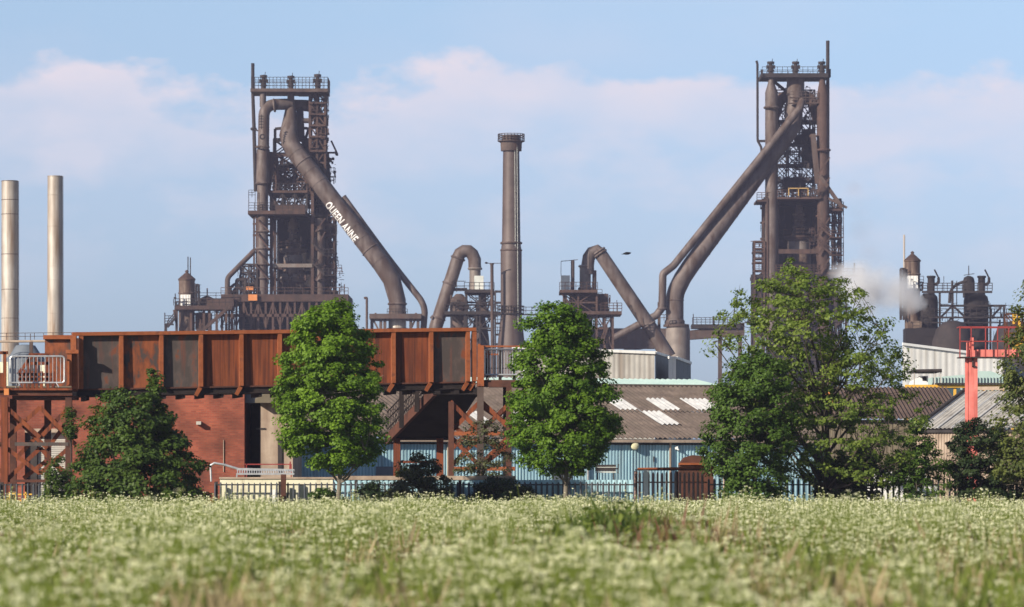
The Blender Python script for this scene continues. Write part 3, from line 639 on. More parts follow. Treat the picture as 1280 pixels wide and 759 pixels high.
# ================================================================ GAS CLEANING TOWERS WITH BENT PIPES
rng = random.Random(11)
S = Space(640); q = S.s
g1 = thing('gas_washer', 'steel washing tower with bent grey pipe left of the tall brown chimney', 'gas washer', S.g(597), 'gas washing towers')
mb = MB(); mb.pipe(arc([S(544, 420, 0), S(546, 408, 0), S(577, 318, 0), S(590, 306.0, 0), S(594, 352, 0)], 7, .5)[:0] + [S(541, 425), S(545, 408), S(572.5, 322.5), S(575, 317), S(580, 314), S(586, 314), S(590.5, 318), S(593, 324), S(593.5, 333), S(593.5, 336)], [8.4 * q] * 2 + [8 * q] * 8, 22)
for p, ax in ((S(562, 355), (28, 0, 85)), (S(548, 398), (28, 0, 85)), (S(572.5, 323), (28, 0, 85))): mb.ring(p, ax, 8.3 * q, .18, 22, 5)
mb.beam(S(538, 398, -1), S(541, 396, -1), .3); mb.build('bent_pipe', M['duct'], g1)
mb = MB(); mb.pipe([S(593.5, 336), S(593.5, 323)], 7.8 * q, 22); mb.pipe([S(593.8, 368), S(593.8, 336)], 7 * q, 22); mb.ring(S(593.8, 336), (0, 0, 1), 7.9 * q, .2)
mb.build('riser', M['duct_light'], g1)
mb = MB(); mb.box(S(593, 363, -3), S(604.5, 346, 2)); mb.build('valve_house', M['pale_sheet'], g1)
mb = MB(); zs = [0] + [S(0, y).z for y in (440, 412, 395, 380, 366)]
mb.lattice([S(565, 0).x, S(581, 0).x, S(596, 0).x], zs[:5], [S.Y - 5, S.Y + 4], .28, .16, 'z'); mb.lattice([S(583, 0).x, S(600, 0).x, S(616, 0).x], zs, [S.Y - 5, S.Y + 4], .28, .16, 'z')
mb.box(S(581, 368, -6), S(618, 364, 4)); mb.box(S(556, 395, -5.5), S(622, 391, 4)); mb.rail([S(581, 364, -5.9), S(618, 364, -5.9)], 1.1, .8, .045); mb.rail([S(556, 391, -5.4), S(622, 391, -5.4)], 1.1, .9, .045)
for y in (352, 358): mb.beam(S(565, y, -1), S(582, y, -1), .12)
mb.beam(S(564, 362, 0), S(584, 362, 0), .5); mb.beam(S(609, 391, -5), S(616, 368, -5), .3); mb.beam(S(571, 345, -2), S(571, 366, -2), .1)
mb.build('frame', M['steel_dark'], g1)
mb = MB(); mb.lathe(S.g(574, -1), [(11 * q, S(0, 412).z), (11 * q, S(0, 376).z), (7 * q, S(0, 371).z), (4 * q, S(0, 368).z)], 20); mb.clutter(S, 562, 370, 600, 411, -5, -2, 60, rng, .8)
mb.box(S(598, 391, -2), S(608, 368, 3)); mb.clutter(S, 598, 368, 618, 412, -5, 3, 60, rng, .8); mb.build('machinery', M['steel'], g1)
mb = MB(); mb.lathe(S.g(600, -3), [(13 * q, 0), (13 * q, S(0, 440).z), (11 * q, S(0, 420).z), (6.5 * q, S(0, 397).z)], 20); mb.build('hopper', M['steel'], g1)

g2 = thing('gas_washer', 'steel washing tower with bent grey pipe sloping down to the right dust catcher', 'gas washer', S.g(735), 'gas washing towers')
mb = MB(); pts = [S(735, 343), S(734.5, 332), S(736, 322), S(740, 316), S(746, 313.5), S(751, 318), S(815, 413), S(836, 447)]
mb.pipe(pts, [8 * q] * 5 + [8.3 * q, 9 * q, 9.6 * q], 22)
for p in (S(748, 315), S(750, 317.5), S(811, 407)): mb.ring(p, (64, 0, -95), 8.7 * q, .2, 22, 5)
mb.build('bent_pipe', M['duct'], g2)
mb = MB(); mb.pipe([S(731.5, 365), S(731.5, 333)], 7 * q, 22); mb.ring(S(731.5, 333), (0, 0, 1), 7.4 * q, .2); mb.ring(S(731.5, 361), (0, 0, 1), 7.4 * q, .25); mb.build('riser', M['duct_light'], g2)
mb = MB(); mb.box(S(701, 365, -3), S(712, 345.5, 1)); mb.build('valve_house', M['pale_sheet'], g2)
mb = MB(); mb.pipe([S(715.5, 640, -3), S(715.5, 327, -3)], 2.3 * q, 10); mb.pipe([S(743, 366, 0), S(743, 338, 0)], 2.6 * q, 10); mb.beam(S(701, 328, -3), S(722, 326, -3), .1); mb.beam(S(701, 328, -3), S(701, 346, -3), .08); mb.build('vent_pipe', M['steel'], g2)
mb = MB(); zs = [0] + [S(0, y).z for y in (440, 412, 395, 380, 366)]
mb.lattice([S(705, 0).x, S(722, 0).x, S(745, 0).x], zs, [S.Y - 5, S.Y + 4], .3, .16, 'z'); mb.lattice([S(745, 0).x, S(755, 0).x, S(765, 0).x], zs[:4], [S.Y - 5, S.Y + 4], .35, .16, 'z')
mb.box(S(699, 368, -6), S(746, 364.5, 4)); mb.box(S(726, 395, -6), S(776, 391, 4)); mb.rail([S(699, 364.5, -5.9), S(746, 364.5, -5.9)], 1.2, .9, .045); mb.rail([S(750, 391, -5.9), S(776, 391, -5.9)], 1.3, .7, .05, 3)
mb.beam(S(770, 391, -5), S(770, 377, -5), .1); mb.beam(S(701, 368, -5), S(712, 382, -5), .3)
mb.build('frame', M['steel_red'], g2)
mb = MB(); mb.box(S(722, 391, -2), S(760, 368, 3)); mb.box(S(712, 430, -1), S(740, 368, 3)); mb.clutter(S, 704, 368, 762, 392, -5, -1, 60, rng, .9); mb.clutter(S, 704, 395, 764, 436, -5, 2, 90, rng, .9)
mb.stairs(S(752, 430, -5.6), S(758, 412, -5.6), .9); mb.build('machinery', M['steel_red'], g2)

# ---------------- tall chimney
S = Space(630); q = S.s
ch = thing('tall_chimney', 'tallest free-standing brown steel chimney, with a railed top, between the two furnaces', 'chimney', S.g(639))
mb = MB(); c = S.g(639)
mb.lathe(c, [(18 * q, 0), (18 * q, S(0, 440).z), (13.2 * q, S(0, 395).z), (13.2 * q, S(0, 315).z), (12 * q, S(0, 306).z), (11.5 * q, S(0, 300).z), (10.2 * q, S(0, 191).z), (10.2 * q, S(0, 190).z)], 36); mb.build('shaft', M['chimney'], ch)
mb = MB(); mb.lathe(c, [(13 * q, S(0, 189).z), (13.4 * q, S(0, 179).z), (15.5 * q, S(0, 177).z), (15.5 * q, S(0, 176).z), (11 * q, S(0, 175.8).z), (11 * q, S(0, 169).z), (9 * q, S(0, 168.8).z)], 32); cp = mb.build('cap', M['steel'], ch)
mb = MB()
for y in (304, 313): mb.ring(c + V(0, 0, S(0, y).z), (0, 0, 1), 12.7 * q, .18, 32, 5)
mb.build('band', M['steel'], ch)
mb = MB(); rr_ = 16.4 * q
for k in range(24):
    a0, a1 = 2 * math.pi * k / 24, 2 * math.pi * (k + 1) / 24
    mb.rail([c + V(rr_ * math.cos(a0), rr_ * math.sin(a0), S(0, 176).z), c + V(rr_ * math.cos(a1), rr_ * math.sin(a1), S(0, 176).z)], 8 * q, 3, .05, 3)
mb.lathe(c, [(13.4 * q, S(0, 178.5).z), (17 * q, S(0, 177).z), (17 * q, S(0, 176.2).z)], 28); mb.build('railing', M['steel'], cp)
mb = MB(); a = R(-58); 
for dx in (-.18, .18): mb.beam(c + V(11.6 * q * math.cos(a) + dx + .2, 11.6 * q * math.sin(a) - .2, 12), c + V(10.8 * q * math.cos(a) + dx, 10.8 * q * math.sin(a) - .2, S(0, 180).z), .06)
mb.build('ladder', M['pale_sheet'], ch)
mb = MB(); mb.lathe(c, [(16 * q, S(0, 393).z), (16 * q, S(0, 391.5).z)], 24)
for k in range(16):
    a0, a1 = 2 * math.pi * k / 16, 2 * math.pi * (k + 1) / 16
    mb.rail([c + V(16 * q * math.cos(a0), 16 * q * math.sin(a0), S(0, 391.5).z), c + V(16 * q * math.cos(a1), 16 * q * math.sin(a1), S(0, 391.5).z)], 1.1, 3, .045)
mb.build('gallery', M['steel_dark'], ch)
# slender pole chimney beside it
pl = thing('slender_vent', 'slender brown pole vent with crossbar just left of the tall chimney', 'vent pipe', S.g(615.5, -3))
mb = MB(); mb.pipe([S.g(617, -3), S(615, 333, -3), S(615, 331, -3)], [2.6 * q, 2 * q, 2.8 * q], 12); mb.build('pipe', M['steel'], pl)
mb = MB(); mb.beam(S(607, 330.5, -3), S(627, 330.5, -3), .1); mb.lathe(S(608, 331.2, -3), [(.1, 0), (.3, .15), (.1, .3)], 8); mb.build('crossbar', M['steel_dark'], pl)
acc = thing('access_frame', 'dark access frame with walkways between slender vent and tall chimney', 'access tower', S.g(624, 2))
mb = MB(); mb.lattice([S(619, 0).x, S(627, 0).x], [0] + [S(0, y).z for y in (430, 418, 404, 391, 378, 364)], [S.Y, S.Y + 3], .25, .1, 'n'); mb.build('frame', M['steel_dark'], acc)
mb = MB()
for y in (391, 404, 418): mb.rail([S(616, y, -1), S(628, y, -1)], 1.1, 1, .045)
mb.rail([S(650, 393, -1), S(672, 393, -1)], 1.1, 1, .045); mb.box(S(616, 394, -1), S(672, 392.8, 1)); mb.build('walkway', M['steel_dark'], acc)

# ---------------- left stove tower + gallery
S = Space(660); q = S.s
def stove_tower(x, top, r, dy, label):
    """round tower with conical cap; pixel rows given from its eaves"""
    t = thing('stove_tower', label, 'stove tower', S.g(x, dy), 'round towers with cone roofs')
    c = S.g(x, dy); zz = lambda y: S(0, y).z
    mb = MB(); mb.lathe(c, [(r * q, 0), (r * q, zz(top + 70)), (r * q, zz(top + .5))], 24)
    for k in (.5, 17, 38): mb.ring(c + V(0, 0, zz(top + k)), (0, 0, 1), r * q, .14, 24, 5)
    mb.build('shell', M['stove'], t)
    mb = MB(); mb.lathe(c, [((r + 1) * q, zz(top)), ((r + 1) * q, zz(top - .6)), (2.6 * q, zz(top - 8)), (2 * q, zz(top - 8.2)), (2 * q, zz(top - 10)), (2.8 * q, zz(top - 10.2)), (.5 * q, zz(top - 12))], 20); mb.build('roof', M['steel_red'], t)
    mb = MB(); mb.box(c + V(-7.5 * q, -r * q * .94 - .5, zz(top + 35)), c + V(5.5 * q, -r * q * .6, zz(top + 19.5)))
    for k in range(4): mb.box(c + V((-7.5 + k * 3.4) * q, -r * q * .94 - .56, zz(top + 35)), c + V((-7.2 + k * 3.4) * q, -r * q * .94 - .4, zz(top + 19.5)))
    mb.build('louvre_panel', M['white_sheet'], t)
    mb = MB(); mb.lathe(c, [((r + 1) * q, zz(top + 38)), ((r + 4) * q, zz(top + 37)), ((r + 4) * q, zz(top + 36))], 16)
    for k in range(16):
        a0, a1 = 2 * math.pi * k / 16, 2 * math.pi * (k + 1) / 16; rr_ = (r + 3.8) * q
        mb.rail([c + V(rr_ * math.cos(a0), rr_ * math.sin(a0), zz(top + 36)), c + V(rr_ * math.cos(a1), rr_ * math.sin(a1), zz(top + 36))], 1.1, 3, .045)
    mb.build('gallery', M['steel_dark'], t)
    return t, c, zz
t, c, zz = stove_tower(233.5, 349.5, 10, 0, 'round rusty tower with cone roof and white panel left of left furnace')
mb = MB(); mb.beam(S(235, 345, 0), S(235, 321, 0), .16); mb.beam(S(238, 345, 0), S(238, 322, 0), .16); mb.build('mast', M['steel_dark'], t)
mb = MB(); mb.lattice([S(245, 0).x, S(248.5, 0).x], [S(0, y).z for y in (386, 376, 366, 356)], [S.Y - 1, S.Y + 1], .2, .1, 'n'); mb.clutter(S, 244, 354, 251, 384, -1, 1, 22, rng, .6); mb.build('side_ladder', M['steel_dark'], t)
ga = thing('pipe_gallery', 'long brown steel gallery with stairs joining round tower to left furnace', 'gallery', S.g(260))
mb = MB(); mb.box(S(220, 388, -3), S(292, 383, 3)); mb.box(S(248, 383, 0), S(292, 373, 4)); mb.lathe(S(258, 373.5, 1), [(10 * q, 0), (3 * q, 3.5 * q), (1 * q, 4 * q)], 14); mb.beam(S(258.5, 371, 1), S(258.5, 360, 1), .2); mb.build('deck', M['steel_red'], ga)
mb = MB(); mb.rail([S(219, 383, -3), S(292, 383, -3)], 1.1, 1.1, .05); mb.beam(S(221, 384, -3), S(221, 368, -3), .15); mb.box(S(219, 374, -3), S(222, 372.5, -2.6)); mb.rail([S(248, 373, 0), S(292, 373, 0)], .9, 1.4, .04); mb.build('railing', M['steel_dark'], ga)
mb = MB()
for x in (222, 240, 256, 263, 272, 284, 291): mb.beam(S(x, 640, -2), S(x, 388, -2), .4)
mb.box(S(244, 412, 0), S(263, 391, 3)); mb.clutter(S, 240, 390, 292, 414, -2, 3, 70, rng, .8); mb.beam(S(256, 414, -4), S(290, 384, -4), .8, .5); mb.beam(S(256, 414, -4), S(248, 414, -4), .5)
mb.beam(S(219, 388, -2), S(222, 405, -2), .4); mb.build('legs', M['steel_red'], ga)
mb = MB(); mb.stairs(S(211, 410, -3), S(221, 398, -3), .9); mb.box(S(208, 407, -3), S(218, 405.5, -1)); mb.rail([S(208, 405.5, -3), S(218, 405.5, -3)], 1.3, .6, .05, 3); mb.beam(S(208, 420, -3), S(208, 392, -3), .16); mb.beam(S(211, 640, -2), S(209, 405, -2), .3)
mb.build('stairs', M['steel_dark'], ga)

# ---------------- right stoves
S = Space(600); q = S.s
t, c, zz = stove_tower(1140.5, 326, 9.6, 0, 'round rusty tower with cone roof and white panel behind the steam')
mb = MB(); mb.pipe([S(1131, 340, 1), S(1131, 293, 1)], .14, 8); mb.build('mast', M['silver'], t)
mb = MB(); mb.box(S(1133, 415, -2.2), S(1150, 402, -1)); mb.build('pale_casing', M['stove'], t)
mb = MB(); mb.box(S(1127, 358, -1), S(1134, 350, 1)); mb.lattice([S(1126, 0).x, S(1130, 0).x], [S(0, y).z for y in (400, 380, 360, 345, 336)], [S.Y - 1, S.Y + 1], .2, .12, 'n'); mb.clutter(S, 1124, 345, 1156, 378, -2.4, 0, 36, rng, .7); mb.build('side_ladder', M['steel_dark'], t)
for i, (x, lab) in enumerate(((1161, 'black domed stove with curved horn pipe nearest the cone-roofed tower'), (1220, 'black domed stove with two tops at the far right end of the row'))):
    st = thing('hot_stove', lab, 'stove', S.g(x), 'black domed stoves')
    r = 11.5 if i == 0 else 15.5; c = S.g(x)
    mb = MB(); mb.lathe(c, [(r * q, 0), (r * q, zz(376)), (r * .93 * q, zz(371)), (r * .6 * q, zz(367))], 24); mb.ring(c + V(0, 0, zz(396)), (0, 0, 1), r * q, .14, 24); mb.build('shell', M['steel_soot'], st)
    for dx, kind in (((3, 1),) if i == 0 else ((-9, 0), (7, 1))):
        mb = MB(); cc = c + V(dx * q, 0, 0)
        if kind: mb.lathe(cc, [(4.5 * q, zz(370)), (4.5 * q, zz(348)), (5.6 * q, zz(347)), (5.6 * q, zz(345)), (4 * q, zz(344.8))], 16)
        else: mb.lathe(cc, [(7.5 * q, zz(372)), (7.5 * q, zz(352)), (6 * q, zz(347)), (2 * q, zz(345))], 16)
        if kind: mb.pipe(arc([cc + V(2 * q, 0, zz(357)), cc + V(9 * q, 0, zz(354)), cc + V(9.5 * q, 0, zz(348)), cc + V(4 * q, 0, zz(337))], 6, .4), [1.9 * q] * 8 + [1.7 * q] * 5 + [1.0 * q] * 3, 10)
        mb.build('valve_top' if kind else 'dome', M['steel_soot'], st)
ga = thing('stove_gallery', 'dark steel walkway and pipe frame linking the two black stoves', 'gallery', S.g(1190, -3))
mb = MB(); mb.box(S(1128, 640, -5), S(1166, 412, -1)); mb.clutter(S, 1126, 380, 1262, 432, -5.5, -2, 130, rng, .9); mb.build('lower_plant', M['steel_soot'], ga)
mb = MB(); mb.box(S(1150, 367.5, -3.4), S(1237, 365, -2.6)); mb.box(S(1150, 399, -3.4), S(1262, 397, -2.4)); mb.box(S(1172, 384.5, -3), S(1252, 382, -2.4)); mb.box(S(1150, 405, -3), S(1262, 403.6, -2.4))
for x in (1172, 1188, 1235, 1252): mb.beam(S(x, 640, -3), S(x, 366 if x < 1200 else 382, -3), .3)
for x0, x1 in ((1188, 1174), (1188, 1203), (1250, 1237)): mb.beam(S(x0, 383, -3), S(x1, 397, -3), .3)
mb.beam(S(1172, 415, -3), S(1188, 397, -3), .3); mb.build('frame', M['steel_dark'], ga)
mb = MB(); mb.rail([S(1150, 365, -3.4), S(1237, 365, -3.4)], 1.15, .75, .05, 3); mb.rail([S(1150, 397, -3.4), S(1262, 397, -3.4)], 1.15, .9, .05); mb.build('railing', M['steel_dark'], ga)
mb = MB(); mb.pipe(arc([S(1184, 380, -3), S(1185, 365, -3), S(1192, 357, -3), S(1206, 352, -3)], 6, .5), .22, 8); mb.pipe([S(1187.5, 382, -3), S(1187.5, 352, -3)], .16, 8); mb.beam(S(1194, 352, -2), S(1194, 382, -2), .12); mb.beam(S(1209, 345, -2), S(1209, 333, -2), .12)
mb.beam(S(1203, 345, -2), S(1216, 343, -2), .1); mb.beam(S(1178, 346, -2), S(1178, 366, -2), .08); mb.build('small_pipe', M['steel_dark'], ga)
for i, (x, r, lab) in enumerate(((1184, 26, 'rounded dark brown steel tank in front of the stoves, left one'), (1262, 30, 'rounded dark brown steel tank in front of the stoves, right one'))):
    mb = MB(); mb.lathe(S.g(x, -8), [(r * q, 0), (r * q, zz(430)), (r * .8 * q, zz(414)), (r * .5 * q, zz(406)), (r * .15 * q, zz(403.5))], 28)
    tag(mb.build('domed_tank', M['steel_dark'], None), lab, 'tank', 'domed tanks')

# ---------------- far gas main
S = Space(720); q = S.s
gm = thing('gas_main', 'long brown gas main on trestles crossing behind the right dust catcher', 'gas main', S.g(850))
mb = MB(); mb.box(S(690, 436, -2), S(845, 411, 2)); mb.prism([(S(a, b).x, S(a, b).z) for a, b in ((780, 425), (930, 404), (930, 420), (858, 425), (800, 437), (780, 437))], S.Y - 1.5, S.Y + 2); mb.build('casing', M['steel'], gm)
mb = MB()
for x in (700, 760, 900, 925): mb.beam(S(x, 640, 0), S(x, 420, 0), .7)
mb.build('leg', M['steel'], gm)
mb = MB(); mb.box(S(864, 411, -2), S(925, 406, 2)); mb.rail([S(865, 406, -2), S(925, 406, -2)], 1.2, .8, .05, 3); mb.beam(S(866, 406, -2), S(866, 393, -2), .15); mb.beam(S(891, 406, -2), S(891, 396, -2), .3); mb.build('walkway', M['steel_dark'], gm)

# ---------------- silver stacks + conical tank + pipe bridge at left
S = Space(430); q = S.s
for x, top, r, lab in ((12.5, 226, 10.8, 'pale galvanised round chimney nearer the left picture edge, slightly stouter and more stained'), (69, 220, 9.8, 'pale galvanised round chimney standing just left of the rusty footbridge end')):
    t = thing('silver_chimney', lab, 'chimney', S.g(x), 'pair of silver chimneys')
    c = S.g(x); zz = lambda y: S(0, y).z
    mb = MB(); mb.lathe(c, [(r * 1.02 * q, 0), (r * q, zz(400)), (r * .97 * q, zz(top))], 32); mb.build('shaft', M['silver'], t)
    mb = MB()
    for y in (top + .6,) + ((250, 268, 318, 362, 398) if x < 50 else (244, 283, 333, 350, 392)): mb.ring(c + V(0, 0, zz(y)), (0, 0, 1), r * .985 * q, .03, 32, 5)
    mb.build('band', M['steel'] if x < 50 else M['silver'], t)
    mb = MB()
    for d in (0, .35): mb.beam(c + V(r * q * 1.03, -.3 + d, 10), c + V(r * q * 1.0, -.3 + d, zz(top)), .05)
    for k in range(60): mb.beam(c + V(r * q * 1.03, -.3, 10 + k * .35), c + V(r * q * 1.03, .05, 10 + k * .35), .04)
    mb.build('ladder', M['galv'], t)
S = Space(300); q = S.s
mb = MB(); zz = lambda y: S(0, y).z
mb.lathe(S.g(32), [(26 * q, 0), (26 * q, zz(450)), (19 * q, zz(443)), (12 * q, zz(432)), (5 * q, zz(431))], 24)
tag(mb.build('cone_tank', M['blue_grey'], None), 'grey cone-topped tank rising behind the crowd barrier', 'tank')
pb = thing('pipe_bridge', 'thin railed pipe bridge crossing the bases of the two silver chimneys', 'pipe bridge', S.g(40))
mb = MB(); mb.pipe([S(-20, 429, -3), S(95, 428, -3)], 1.5 * q, 10); mb.build('pipe', M['concrete'], pb)
mb = MB(); mb.rail([S(-20, 427, -3), S(95, 426, -3)], .5, .7, .02); mb.beam(S(44, 440, -3), S(44, 419, -3), .05); mb.build('railing', M['steel'], pb)
mb = MB()
for x in (-10, 45, 92): mb.beam(S.g(x, -3), S(x, 429, -3), .25)
mb.build('leg', M['steel'], pb)
mb = MB(); mb.box(S(-10, 600, -1), S(58, 453, 12)); 
tag(mb.build('pale_shed', M['cream'], None), 'pale cream flat-roofed shed seen through the crowd barrier bars', 'shed')

# ================================================================ NEAR BUILDINGS
def corr_wall(mb, a, b, z0, z1, pitch=.15, depth=.03, zf=None):
    """trapezoid-corrugated sheet from a to b (x, y)"""
    a = Vector((a[0], a[1], 0)); b = Vector((b[0], b[1], 0)); d = (b - a); L = d.length; d.normalize(); n = Vector((d.y, -d.x, 0))
    k = int(L / pitch); vs = []; fs = []
    for i in range(k):
        for t, o in ((0, 0), (.3, 0), (.42, 1), (.88, 1)):
            p = a + d * min(L, (i + t) * L / k) + n * (depth * o)
            zt = z1 if zf is None else zf((i + t) / k)
            vs += [(p.x, p.y, z0), (p.x, p.y, zt)]
    m = len(vs) // 2
    for i in range(m - 1): fs.append((2 * i, 2 * i + 2, 2 * i + 3, 2 * i + 1))
    mb.add(vs, fs)
def corr_roof(mb, e0, e1, up, L, pitch=.17, depth=.045, u0=0, u1=1, v0=0, v1=1, lift=0.0, seg=6):
    """wavy roof sheet: eave e0->e1, running up along unit vector up for length L"""
    e0 = Vector(e0); e1 = Vector(e1); d = e1 - e0; W = d.length; d.normalize(); up = Vector(up).normalized(); n = d.cross(up).normalized()
    if n.z < 0: n = -n
    k = int(W * (u1 - u0) / pitch) * seg; vs = []; fs = []
    for i in range(k + 1):
        s_ = W * u0 + (W * (u1 - u0)) * i / k; h = depth * math.cos(2 * math.pi * s_ / pitch) + lift
        for v in (v0, v1): vs.append(e0 + d * s_ + up * (L * v) + n * h)
    for i in range(k): fs.append((2 * i, 2 * i + 2, 2 * i + 3, 2 * i + 1))
    mb.add(vs, fs)

# ---------------- rusty footbridge
Y0, Y1 = 157.0, 160.0
xa, xb = 100.0, 592.0
def gp(px, frac, off=0.0):
    """point on the girder face: px photo column, frac 0 bottom .. 1 top, off metres towards the viewer"""
    # depth along the girder solves the perspective
    X0 = (xa - 640) / F * Y0; X1 = (xb - 640) / F * Y1
    k = (px - 640) / F
    t = (k * Y0 - X0) / ((X1 - X0) - k * (Y1 - Y0))
    X = X0 + (X1 - X0) * t; Y = Y0 + (Y1 - Y0) * t
    zb = 5.17 + t * .37; zt = 7.33 + t * .29
    return Vector((X, Y, zb + (zt - zb) * frac)) + Vector((.503, -.864, 0)) * 0 + GN * off
GD = Vector(((xb - 640) / F * Y1 - (xa - 640) / F * Y0, Y1 - Y0, 0)).normalized(); GN = Vector((GD.y, -GD.x, 0))
br = thing('rusty_footbridge', 'rusty steel footbridge with ribbed side panels passing in front of the red brick building', 'footbridge', gp(345, 0) * 1 - V(0, 0, gp(345, 0).z))
ribs = [101, 151, 201, 250.5, 301, 349, 397, 444, 491, 538, 584]
pm = ['rust_grey', 'rust_mix', 'rust_grey', 'rust', 'rust', 'rust', 'rust', 'rust', 'rust', 'rust_grey']
bs = 2.6
for i in range(len(ribs) - 1):
    a0, a1 = gp(ribs[i], 0), gp(ribs[i + 1], 0); b0, b1 = gp(ribs[i], .97), gp(ribs[i + 1], .97)
    mb = MB(); th = GN * -.02
    mb.add([a0, a1, b1, b0, a0 + th, a1 + th, b1 + th, b0 + th], [(0, 1, 2, 3), (7, 6, 5, 4), (0, 4, 5, 1), (1, 5, 6, 2), (2, 6, 7, 3), (3, 7, 4, 0)])
    o = mb.build('side_panel', M[pm[i]], br)
    lab = {0: 'panel still mostly grey painted', 1: 'panel half grey and half rust', 2: 'panel with grey paint remnants', 9: 'end panel still grey painted'}.get(i)
    if lab: tag(o, lab)
for px in ribs + [592]:
    mb = MB(); mb.beam(gp(px, -.0, .14), gp(px, .97, .10), .16, .24, up=GN)
    if px > 480 or px in (151, 250.5, 301): mb.beam(gp(px, 0, .12), gp(px - 5, -.14, -.1), .15, .2, up=GN)
    mb.build('rib', M['rust_edge'], br)
mb = MB(); mb.beam(gp(90, 1.0, .08), gp(594, 1.0, .08), .34, .14, up=(0, 0, 1)); mb.build('top_flange', M['rust_edge'], br)
mb = MB(); mb.beam(gp(97, -.01, .02), gp(592, -.01, .02), .14, .06); mb.build('bottom_flange', M['rust_dark'], br)
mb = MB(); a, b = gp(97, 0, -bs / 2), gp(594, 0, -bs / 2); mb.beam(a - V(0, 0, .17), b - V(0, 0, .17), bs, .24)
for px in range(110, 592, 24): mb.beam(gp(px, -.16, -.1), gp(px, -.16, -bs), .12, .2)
mb.build('deck', M['black_steel_and_shade'], br)  # dark space below the bridge is put into the deck colour
mb = MB(); a, b = gp(97, .48, -bs), gp(592, .48, -bs); mb.beam(a, b, .05, 2.1, up=(0, 0, 1)); mb.build('rear_girder', M['rust_dark'], br)
# left end: panel stepping back
mb = MB(); p0, p1 = P(56, 483, 160.5), P(91, 483, 160.5); mb.box(p0, P(91, 424, 160.58)); mb.build('side_panel', M['rust_mix'], br)
mb = MB(); mb.box(P(54, 424, 160.3), P(94, 419.5, 160.75)); mb.build('top_flange', M['rust_edge'], br)
mb = MB(); mb.box(P(84, 482, 156.2), P(90.5, 438, 156.5)); mb.box(P(82, 442, 156.15), P(99, 437.5, 156.4)); mb.beam(P(93.5, 488, 156.6), P(92, 420, 156.6), .22, .3); mb.beam(P(98, 462, 156.6), P(80, 462, 156.6), .05)
mb.build('end_post', M['rust_edge'], br)

# ---------------- left landing tower
YL = 155.0
def q_(px, py, dy=0.0): return P(px, py, YL) * 1.0 + V(0, dy, 0)
lt = thing('landing_tower', 'rusty cross-braced steel tower carrying the left bridge landing', 'steel tower', P(50, 0, YL) - V(0, 0, P(50, 0, YL).z), 'braced towers at the bridge ends')
for x, dy, m in ((6, 0, 'rust'), (50, 2.6, 'rust_dark'), (86, 0, 'rust_dark'), (6, 2.6, 'rust_dark'), (-60, 0, 'rust')):
    mb = MB(); p = q_(x, 497, dy); mb.beam(V(p.x, p.y, 0), p, .25); mb.build('post', M[m], lt)
mb = MB()
for (x0, y0, x1, y1, dy) in ((8, 509, 50, 547, .0), (8, 547, 50, 509, .1), (50, 547, 86, 509, .1), (50, 509, 86, 547, 0), (8, 560, 50, 592, 0), (8, 600, 50, 560, .1), (50, 592, 86, 560, 0), (50, 560, 86, 600, .1), (6, 525, -40, 560, 0), (6, 560, -40, 525, .1),
                           (8, 520, 50, 560, 2.4), (50, 520, 86, 555, 2.4), (50, 560, 86, 512, 2.5), (8, 575, 50, 530, 2.5), (20, 598, 50, 575, 2.4), (50, 575, 86, 598, 2.4), (6, 592, -40, 562, 0)):
    mb = MB(); mb.beam(q_(x0, y0, dy), q_(x1, y1, dy), .04, .16, up=(0, 0, 1)); mb.build('cross_brace', M['rust'], lt)
mb = MB(); mb.box(q_(19, 557.5, -.15), q_(86, 553, .1)); mb.build('cross_beam', M['rust_grey'], lt)
mb = MB(); mb.box(q_(0, 603, -.05), q_(62, 599.5, .1)); mb.box(q_(-60, 556, 0), q_(8, 553, .1)); mb.build('lower_beam', M['rust_dark'], lt)
mb = MB(); mb.box(q_(-60, 488, -.1), q_(90, 485.5, 2.7)); mb.build('landing_deck', M['rust'], lt)
mb = MB(); mb.box(q_(-60, 494, .05), q_(90, 488.2, .2)); mb.box(q_(14, 499, .3), q_(90, 494.2, 2.5)); mb.build('landing_beam', M['rust_dark'], lt)
mb = MB()
for x0, y0, x1, y1, d in ((6, 488, 6, 440, 0), (-60, 441, 10, 441, 0), (26, 484, 26, 446, 2.6), (36, 484, 36, 441, 2.6), (50, 484, 50, 441, 2.6), (26, 441, 52, 441, 2.6), (30, 442, 12, 466, 2.6), (26, 452, 52, 452, 2.6), (12, 466, 56, 466, 2.6), (12, 472, 56, 472, 2.6), (57, 484, 57, 462, 2.6),
                          (16, 484, 16, 466, 2.6), (21, 484, 21, 460, 2.6), (31, 484, 31, 462, 2.6), (42, 484, 42, 462, 2.6)):
    mb.beam(q_(x0, y0, d), q_(x1, y1, d), .12)
mb.box(q_(-60, 484, .1), q_(5, 466, .16)); mb.build('handrail', M['rust'], lt)
mb = MB(); mb.box(q_(6, 494, -.25), q_(12, 486, -.1)); mb.build('bracket', M['orange'], lt)

